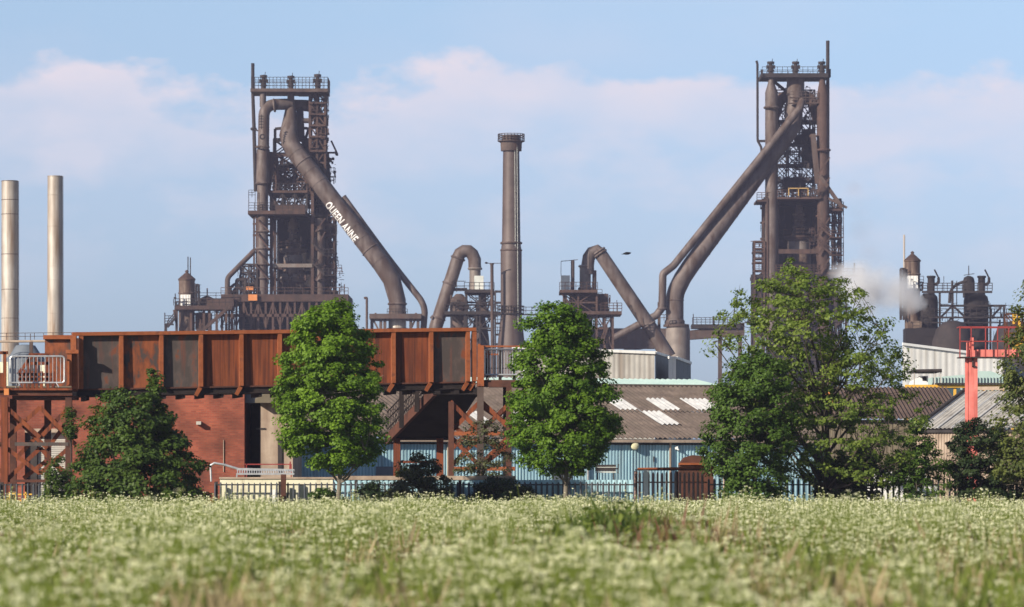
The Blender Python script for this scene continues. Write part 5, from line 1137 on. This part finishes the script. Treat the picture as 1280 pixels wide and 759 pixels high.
mb = MB(); mb.beam(Sx(795, 586.5, -1.8), Sx(892, 585, -1.8), .1, .09); mb.beam(Sx(848, 580, -.05), Sx(894, 580, -.05), .08, .08); mb.build('rim', M['rust_edge'], rb)
yg = thing('yellow_barrier', 'low yellow tubular frame behind the fence under the left tower', 'barrier', P(20, 0, 150) - V(0, 0, P(20, 0, 150).z))
Sz = Space(150)
mb = MB()
for x in (4, 12, 20, 32): mb.beam(Sz.g(x), Sz(x, 615, 0), .05)
for x0, x1, y in ((4, 12, 624), (12, 20, 617), (20, 40, 618), (20, 34, 626)): mb.beam(Sz(x0, y), Sz(x1, y), .05)
mb.build('tube', M['yellow'], yg)
# white van-like low boxes behind the broad tree
vb = thing('parked_van', 'white van mostly hidden behind the fence and shrubs at right', 'van', P(1130, 0, 154) - V(0, 0, P(1130, 0, 154).z))
Sv = Space(154)
mb = MB(); mb.prism([(Sv(x, y).x, Sv(x, y).z) for x, y in ((1090, 640), (1090, 598), (1094, 589), (1155, 589), (1162, 602), (1172, 608), (1173, 640))], 154, 156); mb.build('body', M['white'], vb)
mb = MB(); mb.prism([(Sv(x, y).x, Sv(x, y).z) for x, y in ((1138, 603), (1138, 592), (1153, 592), (1159, 603))], 153.97, 154); mb.build('window', M['trim'], vb)
for x in (1104, 1160):
    mb = MB(); c = Sv.g(x, -.03) + V(0, 0, .33); mb.pipe([c, c + V(0, .2, 0)], .33, 16); mb.build('wheel', M['trim'], vb)

# ================================================================ BIRD
bd_ = MB(); c = P(784, 317, 300); q = 300 / F
def bp(x, y, z=0): return c + V(x * q, z, y * q)
bd_.pipe([bp(-6, -1), bp(-4.6, -.4), bp(-2, .2), bp(0, .3), bp(2.2, .3), bp(3.6, .3), bp(4.6, .2)], [.01, .05, .09, .1, .08, .05, .01], 10)
bd_.add([bp(-2, .3, -.02), bp(1.8, .4, -.02), bp(5.6, 1.6, -.35), bp(2.6, 1.2, -.55), bp(-1, .6, -.3)], [(0, 1, 2, 3, 4)])
bd_.add([bp(-2, .3, .02), bp(1.8, .4, .02), bp(3, -.8, .45), bp(-1.5, -1.1, .6), bp(-3, -.6, .3)], [(4, 3, 2, 1, 0)])
bd_.add([bp(-5, -.4), bp(-7, -.3, .06), bp(-7.2, -1.2, -.06), bp(-5, -1)], [(0, 1, 2, 3)])
tag(bd_.build('bird', M['bird'], None), 'dark bird gliding in the sky beside the right bent pipe', 'bird')

# ================================================================ TREES
def np_mesh(name, verts, faces_flat, fsize, mats, tone=None, mi=None, parent=None, loc=None):
    """fast mesh: verts (n,3), faces of one size"""
    me = bpy.data.meshes.new(name); nf = len(faces_flat) // fsize
    if loc is not None: verts = verts - np.array(loc)
    me.vertices.add(len(verts)); me.vertices.foreach_set('co', verts.astype(np.float32).ravel())
    me.loops.add(len(faces_flat)); me.loops.foreach_set('vertex_index', faces_flat.astype(np.int32))
    me.polygons.add(nf); me.polygons.foreach_set('loop_start', np.arange(0, nf * fsize, fsize, dtype=np.int32))
    for m in mats: me.materials.append(m)
    if mi is not None: me.polygons.foreach_set('material_index', mi.astype(np.int32))
    me.update(calc_edges=True)
    if tone is not None:
        at = me.attributes.new('tone', 'FLOAT', 'FACE'); at.data.foreach_set('value', tone.astype(np.float32))
    ob = bpy.data.objects.new(name, me); C.objects.link(ob)
    if parent is not None: ob.parent = parent
    return ob
def leaf_mesh(name, pos, nrm, size, rs, mats, tone, parent, loc, mi=None, aspect=.75):
    """folded four-point leaves: two triangles each"""
    n = len(pos)
    r = rs.normal(size=(n, 3)); t = np.cross(nrm, r); t /= np.linalg.norm(t, axis=1, keepdims=True) + 1e-9; b = np.cross(nrm, t)
    s = size[:, None]
    v0 = pos - t * s * .5; v1 = pos + b * s * .5 * aspect + nrm * s * .10; v2 = pos + t * s * .5; v3 = pos - b * s * .5 * aspect + nrm * s * .10
    V_ = np.stack([v0, v1, v2, v3], 1).reshape(-1, 3); k = np.arange(n)[:, None] * 4
    Fa = np.concatenate([k + 0, k + 2, k + 1, k + 0, k + 3, k + 2], 1).ravel()
    return np_mesh(name, V_, Fa, 3, mats, np.repeat(tone, 2), None if mi is None else np.repeat(mi, 2), parent, loc)

def tree(name, label, cat, px, Y, prof, mat_leaf, seed, n_clump=150, per=80, leaf=.15, clump_r=.42, trunk_r=.11, trunk_px=None, shell=.55, bark='bark', depth=.9, flat=.6, twigs=0.55, group=None, tw=.012, tone_bias=0.0, lean=0.0, in_n=0):
    """prof: rows (py, left px, right px) of the crown in the photograph; the crown is built round in depth"""
    rs = np.random.RandomState(seed); s = Y / F; leaf = leaf * .82; per = int(per * 1.4)
    base = V((px - 640) * s, Y, 0); T = thing(name, label, cat, base, group)
    pr_ = sorted(prof, key=lambda r: -r[0])
    zs = np.array([EYE + (HZ - p[0]) * s for p in pr_]); xl = np.array([(p[1] - 640) * s for p in pr_]); xr = np.array([(p[2] - 640) * s for p in pr_])
    zz = np.linspace(zs[0], zs[-1], 60); L_ = np.interp(zz, zs, xl); R_ = np.interp(zz, zs, xr); Wd = R_ - L_
    pz = np.maximum(Wd, .05) ** 1.5; pz /= pz.sum()
    k = rs.choice(60, n_clump, p=pz); cz = zz[k] + rs.uniform(-.5, .5, n_clump) * (zz[1] - zz[0])
    ang_ = rs.uniform(0, 2 * math.pi, n_clump); rad = np.clip(rs.uniform(0, 1, n_clump) ** shell, 0, 1)
    hw = np.interp(cz, zz, Wd) / 2; cx0 = np.interp(cz, zz, (L_ + R_) / 2)
    hin = np.maximum(hw - clump_r * .55, hw * .25) * rs.uniform(.88, 1.05, n_clump)
    cx = cx0 + np.cos(ang_) * rad * hin; cy = Y + np.sin(ang_) * rad * hin * depth
    cr_s = clump_r * rs.uniform(.55, 1.35, n_clump)
    # leaves
    tot = n_clump * per; ci = np.repeat(np.arange(n_clump), per)
    d = rs.normal(size=(tot, 3)); d /= np.linalg.norm(d, axis=1, keepdims=True); rr_ = rs.uniform(0, 1, tot) ** .45
    off = d * (rr_ * cr_s[ci])[:, None]; off[:, 2] *= flat
    pos = np.stack([cx[ci], cy[ci], cz[ci]], 1) + off
    ctr = np.stack([np.interp(pos[:, 2], zz, (L_ + R_) / 2), np.full(tot, Y), pos[:, 2] - .6], 1)
    outw = pos - ctr; outw /= np.linalg.norm(outw, axis=1, keepdims=True) + 1e-6
    nr = outw * .6 + d * .35 + np.array([0, 0, .55]) + rs.normal(size=(tot, 3)) * .42; nr /= np.linalg.norm(nr, axis=1, keepdims=True)
    ctone = rs.uniform(0, 1, n_clump)
    tone = np.clip(.5 * ctone[ci] + .5 * rs.uniform(0, 1, tot) + tone_bias, 0, 1)
    keep = pos[:, 2] > .15; pos, nr, tone = pos[keep], nr[keep], tone[keep]
    leaf_mesh('crown', pos, nr, leaf * rs.uniform(.6, 1.25, len(pos)), rs, [mat_leaf], tone, T, base)
    # trunk and limbs
    mb = MB(); tx = base.x if trunk_px is None else (trunk_px - 640) * s; zt = zs[0] + (zs[-1] - zs[0]) * .82
    axis = lambda h: Vector((tx + (np.interp(h, zz, (L_ + R_) / 2) - tx) * min(1, max(0, h / zt)) ** 1.5, Y, h))
    pts = [axis(zt * t) + V(rs.uniform(-.04, .04), rs.uniform(-.04, .04), 0) for t in np.linspace(0, 1, 9)]; pts[0].z = -.05
    mb.pipe(pts, [trunk_r * (1.25 if i == 0 else 1 - .9 * i / 8) for i in range(9)], 10)
    tr_ = mb.build('trunk', M[bark], T)
    # main limbs rise and curve outwards; twigs leave the nearest limb for the leaf clumps
    mb = MB(); nl = max(4, int(n_clump * twigs / 14)); far = rs.permutation(n_clump); limbs = []
    for j in far[:nl]:
        e_ = Vector((cx[j], cy[j], cz[j])); hb = max(zs[0] * .75, min(zt * .9, e_.z - 1.1 * math.hypot(e_.x - tx, e_.y - Y) - .5)); a = axis(hb)
        c1 = a.lerp(e_, .35) + V(0, 0, -.12 * (e_ - a).length * .5) + V(rs.uniform(-.2, .2), rs.uniform(-.2, .2), 0)
        r0 = trunk_r * .42 * (1 - .65 * hb / max(zt, .1)) + tw; lp = []
        for t in np.linspace(0, 1, 7): lp.append(a * (1 - t) ** 2 + c1 * 2 * t * (1 - t) + e_ * t * t + (V(rs.uniform(-.05, .05), rs.uniform(-.05, .05), rs.uniform(-.05, .05)) if 0 < t < 1 else V(0, 0, 0)))
        mb.pipe(lp, [r0 * (1 - .75 * t) for t in np.linspace(0, 1, 7)], 6); limbs += lp[2:]
    limbs += [axis(zt * t) for t in np.linspace(.35, 1, 12)]; LPn = np.array([p[:] for p in limbs])
    for j in far[nl:int(n_clump * twigs)]:
        e_ = Vector((cx[j], cy[j], cz[j])); dd = np.linalg.norm(LPn - np.array(e_[:]), axis=1) + np.where(LPn[:, 2] > e_.z, .8, 0); a = limbs[int(dd.argmin())]
        m_ = a.lerp(e_, .5) + V(rs.uniform(-.1, .1), rs.uniform(-.1, .1), rs.uniform(-.1, .05)); mb.pipe([a, m_, e_, e_ + (e_ - m_) * .35 + V(0, 0, .08)], [tw * 1.1, tw * .8, tw * .6, tw * .25], 5)
    mb.build('limb', M[bark], T)
    return T

LM = leafmat('maple_leaf', (.062, .128, .010), (.185, .305, .024), trans=.34)
LD = leafmat('sycamore_leaf', (.030, .062, .010), (.085, .135, .020), trans=.26)
LG = leafmat('mid_green_leaf', (.036, .078, .011), (.095, .165, .022), trans=.28)
LA = leafmat('ash_leaf', (.065, .110, .018), (.200, .260, .042), trans=.36)
LY = leafmat('yellow_green_leaf', (.045, .068, .018), (.15, .17, .04), trans=.30)
LB = leafmat('dark_shrub_leaf', (.014, .030, .010), (.040, .062, .018), trans=.15)
LE = leafmat('elder_leaf', (.035, .050, .018), (.095, .10, .040), trans=.22)

tree('maple_tree', 'round bright green maple tree in front of the rusty bridge', 'tree', 424, 141, [(374, 402, 428), (384, 382, 446), (398, 364, 455), (420, 355, 468), (445, 346, 478), (470, 339, 488), (500, 335, 496), (530, 338, 496), (555, 348, 488), (572, 366, 474), (586, 398, 448)],
     LM, 1, 440, 95, .15, .36, .10, shell=.42, twigs=.4, group='two round leafy maples')
tree('maple_tree', 'round green maple tree in front of the brown roofed blue shed', 'tree', 708, 142, [(377, 684, 716), (388, 658, 738), (405, 642, 748), (430, 634, 757), (450, 632, 766), (475, 634, 774), (500, 628, 781), (530, 625, 784), (555, 628, 776), (575, 640, 764), (592, 672, 736)],
     LM, 2, 440, 95, .15, .36, .10, shell=.42, twigs=.4, group='two round leafy maples', tone_bias=-.2)
tree('sycamore_sapling', 'dark green multi-peaked sycamore clump in front of the brick building', 'tree', 170, 139, [(470, 142, 152), (478, 134, 160), (500, 118, 208), (520, 106, 226), (545, 96, 240), (575, 84, 258), (605, 74, 266), (636, 70, 268)],
     LD, 3, 300, 80, .17, .40, .06, shell=.45, twigs=.35, bark='bark_dark')
tree('sycamore_sapling', 'tall thin dark green shoot rising from the back of the left clump', 'tree', 192, 139.6, [(452, 187, 194), (465, 181, 201), (490, 172, 212), (520, 160, 225), (560, 150, 240)],
     LD, 31, 60, 70, .17, .30, .04, shell=.5, bark='bark_dark')
tree('broad_ash_tree', 'broad airy ash tree with loose branches in front of the right furnace', 'tree', 1030, 146, [(322, 972, 998), (338, 944, 1030), (355, 915, 1075), (375, 895, 1105), (400, 884, 1122), (425, 880, 1138), (450, 888, 1146), (475, 885, 1166), (505, 882, 1178), (535, 900, 1184), (565, 940, 1184), (600, 960, 1178)],
     LA, 4, 680, 35, .155, .34, .13, shell=.5, twigs=.95, bark='bark_dark', flat=.55, tw=.013)
tree('broad_oak_shrub', 'dense dark green round shrub at the left foot of the broad ash', 'shrub', 945, 143.5, [(440, 925, 955), (455, 905, 985), (475, 886, 1000), (500, 878, 1004), (530, 872, 1006), (560, 868, 1004), (590, 876, 1000), (622, 888, 992)],
     LG, 5, 260, 85, .15, .38, .10, shell=.45, twigs=.4, bark='bark_dark')
tree('yellow_leaf_tree', 'loose yellow-green tree cut off by the right picture edge', 'tree', 1292, 144, [(352, 1276, 1310), (375, 1262, 1330), (405, 1254, 1340), (440, 1246, 1345), (475, 1240, 1350), (520, 1232, 1350), (560, 1222, 1350), (600, 1214, 1350)],
     LY, 6, 220, 50, .16, .42, .13, shell=.6, twigs=.9)
for (lab, px, Y, prof, m, sd_, nc, pe, cat) in (
    ('dark bushy shrub at the foot of the faded red crane leg', 1226, 145, [(524, 1206, 1240), (538, 1186, 1260), (558, 1176, 1272), (590, 1178, 1272), (620, 1180, 1274)], LB, 7, 190, 80, 'shrub'),
    ('mid-green spreading shrub between the broad ash and the dark shrub', 1145, 144.6, [(520, 1140, 1160), (545, 1120, 1172), (560, 1110, 1182), (580, 1104, 1190), (605, 1104, 1192), (622, 1108, 1190)], LG, 8, 90, 60, 'shrub'),
    ('dark low shrub under the right half of the broad ash', 1060, 146.2, [(566, 1030, 1090), (580, 1010, 1110), (600, 1002, 1120), (624, 1004, 1118)], LB, 9, 110, 80, 'shrub'),
    ('brownish elder shrub below the stair posts', 524, 145.6, [(566, 515, 540), (576, 500, 556), (592, 484, 566), (610, 474, 572), (632, 470, 576)], LE, 10, 120, 70, 'shrub'),
    ('dark low shrub at the foot of the right landing tower', 618, 145.8, [(598, 604, 640), (606, 586, 664), (620, 578, 684), (634, 578, 686)], LB, 11, 90, 80, 'shrub'),
    ('small green weedy shrub at the foot of the bright maple trunk', 400, 145.5, [(612, 392, 412), (619, 382, 428), (630, 378, 450)], LG, 12, 40, 50, 'shrub'),
    ('dark low bush left of the elder shrub', 462, 146, [(606, 448, 474), (616, 440, 486), (632, 436, 490)], LB, 13, 46, 70, 'shrub'),
    ('hazy pale shrub behind the fence inside the tower bracing', 600, 152, [(530, 575, 640), (550, 566, 655), (575, 562, 660), (600, 562, 662)], LE, 14, 60, 40, 'shrub'),
    ('green climber clump growing on the left tower post', 88, 153.5, [(512, 84, 92), (520, 80, 96), (535, 80, 98), (548, 84, 96)], LD, 15, 22, 50, 'shrub'),
    ('dark green low growth at the foot of the left tower', 66, 145, [(570, 66, 84), (585, 54, 92), (605, 50, 98), (628, 40, 100)], LD, 16, 60, 45, 'shrub'),
    ('dark green scrub under the yellow-green tree at right', 1270, 146.5, [(560, 1250, 1300), (580, 1240, 1310), (605, 1236, 1320), (625, 1236, 1320)], LB, 17, 80, 70, 'shrub'),
):
    tree('shrub', lab, cat, px, Y, prof, m, sd_, nc, pe, .13, .30, .035, shell=.5, twigs=.35, bark='bark_dark', group='shrubs along the fence', tw=.008)

# ================================================================ MEADOW
rs = np.random.RandomState(77)
def field(n, y0, y1):
    out = []
    Yv = np.sqrt(rs.uniform(y0 ** 2, y1 ** 2, n)) * .75 + rs.uniform(y0, y1, n) * .25
    X = rs.uniform(-1, 1, n) * (.150 * Yv + 3.5)
    return X, Yv
def fbm(x, y, sc, o=0.0):
    return np.array([mnoise.noise(Vector((a * sc + o, b * sc * .35, o * 1.7))) for a, b in zip(x, y)])
def patch(x, y, cx, cy, rx, ry):
    return np.exp(-(((x - cx) / rx) ** 2 + ((y - cy) / ry) ** 2))
def zone(name, y0, y1, npl, umb, sub, usz, ssz, nbl, bw, lab):
    X, Yv = field(npl, y0, y1)
    dens = 1.5 * fbm(X, Yv, .45) + 1.1 * fbm(X, Yv, 1.3, 3) - .50 + .80 * np.clip((Yv - 42) / 45, 0, 1)
    # tall dock / nettle patch where few umbels grow
    Pk = patch(X, Yv, 2.1, 66, 1.3, 10) * 1.1 + patch(X, Yv, -8.0, 70, 2.4, 7) * .6 + patch(X, Yv, 5.5, 74, 1.6, 5) * .4 + patch(X, Yv, -2.0, 45, 1.2, 9) * .35
    keep = rs.uniform(-.40, .26, npl) < dens - Pk
    X, Yv = X[keep], Yv[keep]; n = len(X)
    H = np.clip(rs.normal(.72, .13, n) - .10 * np.clip((Yv - 95) / 30, 0, 1) + (rs.uniform(0, 1, n) < .04) * rs.uniform(.1, .3, n), .4, 1.2) + np.where(Yv > 100, .30, .50) * fbm(X, Yv, .7, 21)
    u = np.repeat(np.arange(n), umb); m = len(u)
    ux = X[u] + rs.normal(0, .13, m); uy = Yv[u] + rs.normal(0, .13, m); uz = H[u] + rs.normal(0, .09, m)
    # stems: thin quads from plant base to umbel
    sx = .004 if usz < .06 else .007
    st = np.stack([np.stack([X[u] - sx, Yv[u], np.full(m, .05)], 1), np.stack([X[u] + sx, Yv[u], np.full(m, .05)], 1), np.stack([ux + sx, uy, uz], 1), np.stack([ux - sx, uy, uz], 1)], 1)
    # umbellets
    k = np.repeat(np.arange(m), sub); q = len(k)
    a = rs.uniform(0, 6.283, q); r = np.sqrt(rs.uniform(0, 1, q)) * usz * rs.uniform(.6, 1.3, m)[k]
    c = np.stack([ux[k] + np.cos(a) * r, uy[k] + np.sin(a) * r, uz[k] + .012 - r * .25 + rs.normal(0, .006, q)], 1)
    nr = np.stack([rs.normal(0, .45, q), rs.normal(-.25, .45, q), np.ones(q) * .9], 1); nr /= np.linalg.norm(nr, axis=1, keepdims=True)
    t = np.cross(nr, rs.normal(size=(q, 3))); t /= np.linalg.norm(t, axis=1, keepdims=True); b = np.cross(nr, t); s = (ssz * rs.uniform(.6, 1.3, q))[:, None]
    um = np.stack([c - t * s, c - b * s, c + t * s, c + b * s], 1)
    # blades of grass
    BX, BY = field(nbl, y0, y1)
    bh = rs.uniform(.30, .78, nbl) * np.where((BY < 60) & (rs.uniform(0, 1, nbl) < .25), 1.3, 1) + .30 * fbm(BX, BY, .7, 21); Pb = patch(BX, BY, 1.9, 66, 1.5, 11)
    bh *= 1 + .55 * Pb; lx = rs.normal(0, .14, nbl); ly = rs.normal(0, .10, nbl); wv = bw * rs.uniform(.6, 1.5, nbl); aa = rs.uniform(0, 3.14, nbl)
    wx = np.cos(aa) * wv; wy = np.sin(aa) * wv * .5; z0 = np.zeros(nbl)
    bl = np.stack([np.stack([BX - wx, BY - wy, z0], 1), np.stack([BX + wx, BY + wy, z0], 1), np.stack([BX + lx * .5 + wx * .7, BY + ly * .5 + wy * .7, bh * .7], 1), np.stack([BX + lx, BY + ly, bh], 1)], 1)
    # leafy fronds: small flat faces filling the canopy below the umbels
    nfz = nbl
    FX, FY = field(nfz, y0, y1); fz = rs.uniform(.2, .62, nfz) + .28 * fbm(FX, FY, .7, 21) ; fz *= 1 + .7 * patch(FX, FY, 1.9, 66, 1.2, 10)
    fn = np.stack([rs.normal(0, .5, nfz), rs.normal(-.3, .5, nfz), np.ones(nfz) * .7], 1); fn /= np.linalg.norm(fn, axis=1, keepdims=True)
    ft = np.cross(fn, rs.normal(size=(nfz, 3))); ft /= np.linalg.norm(ft, axis=1, keepdims=True); fb = np.cross(fn, ft); fs_ = (bw * 5.5 * rs.uniform(.6, 1.4, nfz))[:, None]; fc = np.stack([FX, FY, fz], 1)
    fr_ = np.stack([fc - ft * fs_, fc - fb * fs_ * .5, fc + ft * fs_, fc + fb * fs_ * .5], 1)
    tn = fbm(BX, BY, .45, 9) + .5 * fbm(BX, BY, 1.6, 4); rr_ = rs.uniform(-.32, .32, nbl)
    straw = (tn + rr_) > .13; dock = rs.uniform(0, 1, nbl) < (patch(BX, BY, 2.1, 55, .8, 9) * .7 + patch(BX, BY, 5.0, 75, .8, 6) * .35)
    gm_ = np.where(straw, 2, 1); gm_ = np.where(dock, 3, gm_)
    tf = fbm(FX, FY, .45, 9) + rs.uniform(-.3, .3, nfz); fm_ = np.where(tf > .16, 2, 1)
    al = np.concatenate([st, um, bl, fr_], 0).reshape(-1, 3); nq = len(al) // 4
    mi = np.concatenate([np.full(m, 1), np.full(q, 0), gm_, fm_])
    tone = np.concatenate([np.full(m, .6), rs.uniform(0, 1, q), np.clip(rs.uniform(0, 1, nbl) * .7 + .3 - .6 * Pb, 0, 1), rs.uniform(0, .8, nfz)])
    return al, mi, tone
MF = [leafmat('umbel_white', (.54, .55, .32), (.78, .77, .56), trans=.30, rough=.8), leafmat('meadow_green', (.055, .092, .014), (.20, .240, .045), trans=.35), leafmat('straw', (.20, .155, .085), (.40, .32, .19), trans=.30), leafmat('dock_red', (.12, .06, .035), (.22, .11, .065), trans=.25)]
Z1 = zone('near', 13, 48, 10000, 5, 13, .066, .013, 80000, .009, '')
Z2 = zone('mid', 48, 90, 24000, 5, 5, .050, .016, 75000, .014, '')
Z3 = zone('far', 90, 146, 36000, 4, 3, .048, .024, 90000, .020, '')
al = np.concatenate([a_[0] for a_ in (Z1, Z2, Z3)]); mi = np.concatenate([a_[1] for a_ in (Z1, Z2, Z3)]); tn = np.concatenate([a_[2] for a_ in (Z1, Z2, Z3)])
fl_ = mi == 0; quads = np.arange(len(al)).reshape(-1, 4)
def sub_obj(name, mask, mats, mm, label, cat):
    qd = quads[mask]; vv = al[qd.ravel()]
    o = np_mesh(name, vv, np.arange(len(vv)), 4, mats, tn[mask], mm)
    return tag(o, label, cat, None, 'stuff')
sub_obj('cow_parsley', fl_, [MF[0]], None, 'cream white cow parsley blossom spread across the whole meadow', 'wild flowers')
sub_obj('grass', ~fl_, MF[1:], mi[~fl_] - 1, 'tall green and straw coloured grass beneath the meadow blossom', 'grass')

# ================================================================ STEAM AND HAZE
def volmat(name, dens, color, aniso=0.0):
    m = bpy.data.materials.new(name); m.use_nodes = True; t = m.node_tree; t.nodes.clear()
    v = t.nodes.new('ShaderNodeVolumePrincipled'); v.inputs['Color'].default_value = (*color, 1); v.inputs['Anisotropy'].default_value = aniso; v.inputs['Density'].default_value = dens
    o = t.nodes.new('ShaderNodeOutputMaterial'); t.links.new(v.outputs[0], o.inputs['Volume']); return m, t, v
def plume(name, label, spine, dens, color, seed, nscale):
    """puffs along a spine of (px, py, radius px, dy)"""
    Sv_ = Space(575); mb = MB()
    pts = [Sv_(x, y, d) for x, y, r, d in spine]; rd = [r * Sv_.s for x, y, r, d in spine]
    mb.pipe([pts[0] + (pts[0] - pts[1])] + pts + [pts[-1] + (pts[-1] - pts[-2])], [rd[0]] + rd + [rd[-1]], 16)
    m, t, v = volmat(name, dens, color, .2)
    tcn = t.nodes.new('ShaderNodeTexCoord'); nz = t.nodes.new('ShaderNodeTexNoise'); nz.inputs['Scale'].default_value = nscale; nz.inputs['Detail'].default_value = 4; t.links.new(tcn.outputs['Object'], nz.inputs['Vector'])
    # soft edge: distance from the spine, measured in the world
    geo = t.nodes.new('ShaderNodeNewGeometry'); acc_ = None
    def mth(op, a, b=None, c=None, cl=False):
        n = t.nodes.new('ShaderNodeMath'); n.operation = op; n.use_clamp = cl
        for i, q in enumerate((a, b, c)):
            if q is None: continue
            if isinstance(q, (int, float)): n.inputs[i].default_value = q
            else: t.links.new(q, n.inputs[i])
        return n.outputs[0]
    for p, r in zip(pts, rd):
        dd = t.nodes.new('ShaderNodeVectorMath'); dd.operation = 'DISTANCE'; t.links.new(geo.outputs['Position'], dd.inputs[0]); dd.inputs[1].default_value = p
        f = mth('SUBTRACT', 1.0, mth('DIVIDE', dd.outputs['Value'], r * .92), cl=True)
        acc_ = f if acc_ is None else mth('MAXIMUM', acc_, f)
    nn = mth('MULTIPLY', mth('SUBTRACT', nz.outputs['Fac'], .40), 4.2, cl=True)
    t.links.new(mth('MULTIPLY', mth('MULTIPLY', acc_, nn), dens), v.inputs['Density'])
    o = mb.build(name, m, None); return tag(o, label, 'steam', None, 'stuff')
plume('steam', 'white steam drifting up from the base of the cone-roofed tower', [(1143, 385, 8, -12), (1132, 382, 20, -12), (1117, 378, 32, -12), (1101, 372, 40, -12), (1084, 366, 44, -12), (1066, 358, 38, -12), (1048, 350, 26, -12), (1036, 345, 12, -12)], 1.2, (1, 1, 1), 3, .16)
plume('smoke', 'thin grey smoke rising right of the right furnace', [(1090, 345, 14, -4), (1086, 318, 22, -4), (1076, 290, 24, -4), (1072, 262, 22, -4), (1064, 240, 16, -4)], .16, (.75, .72, .75), 5, .14)
mb = MB(); mb.box((-400, -30, -1), (400, 1050, 110)); m, t, v = volmat('haze_air', .00013, (.66, .68, 1.0), .0)
tag(mb.build('haze', m, None, 0), 'thin pale haze filling the air over the works', 'haze', None, 'stuff')
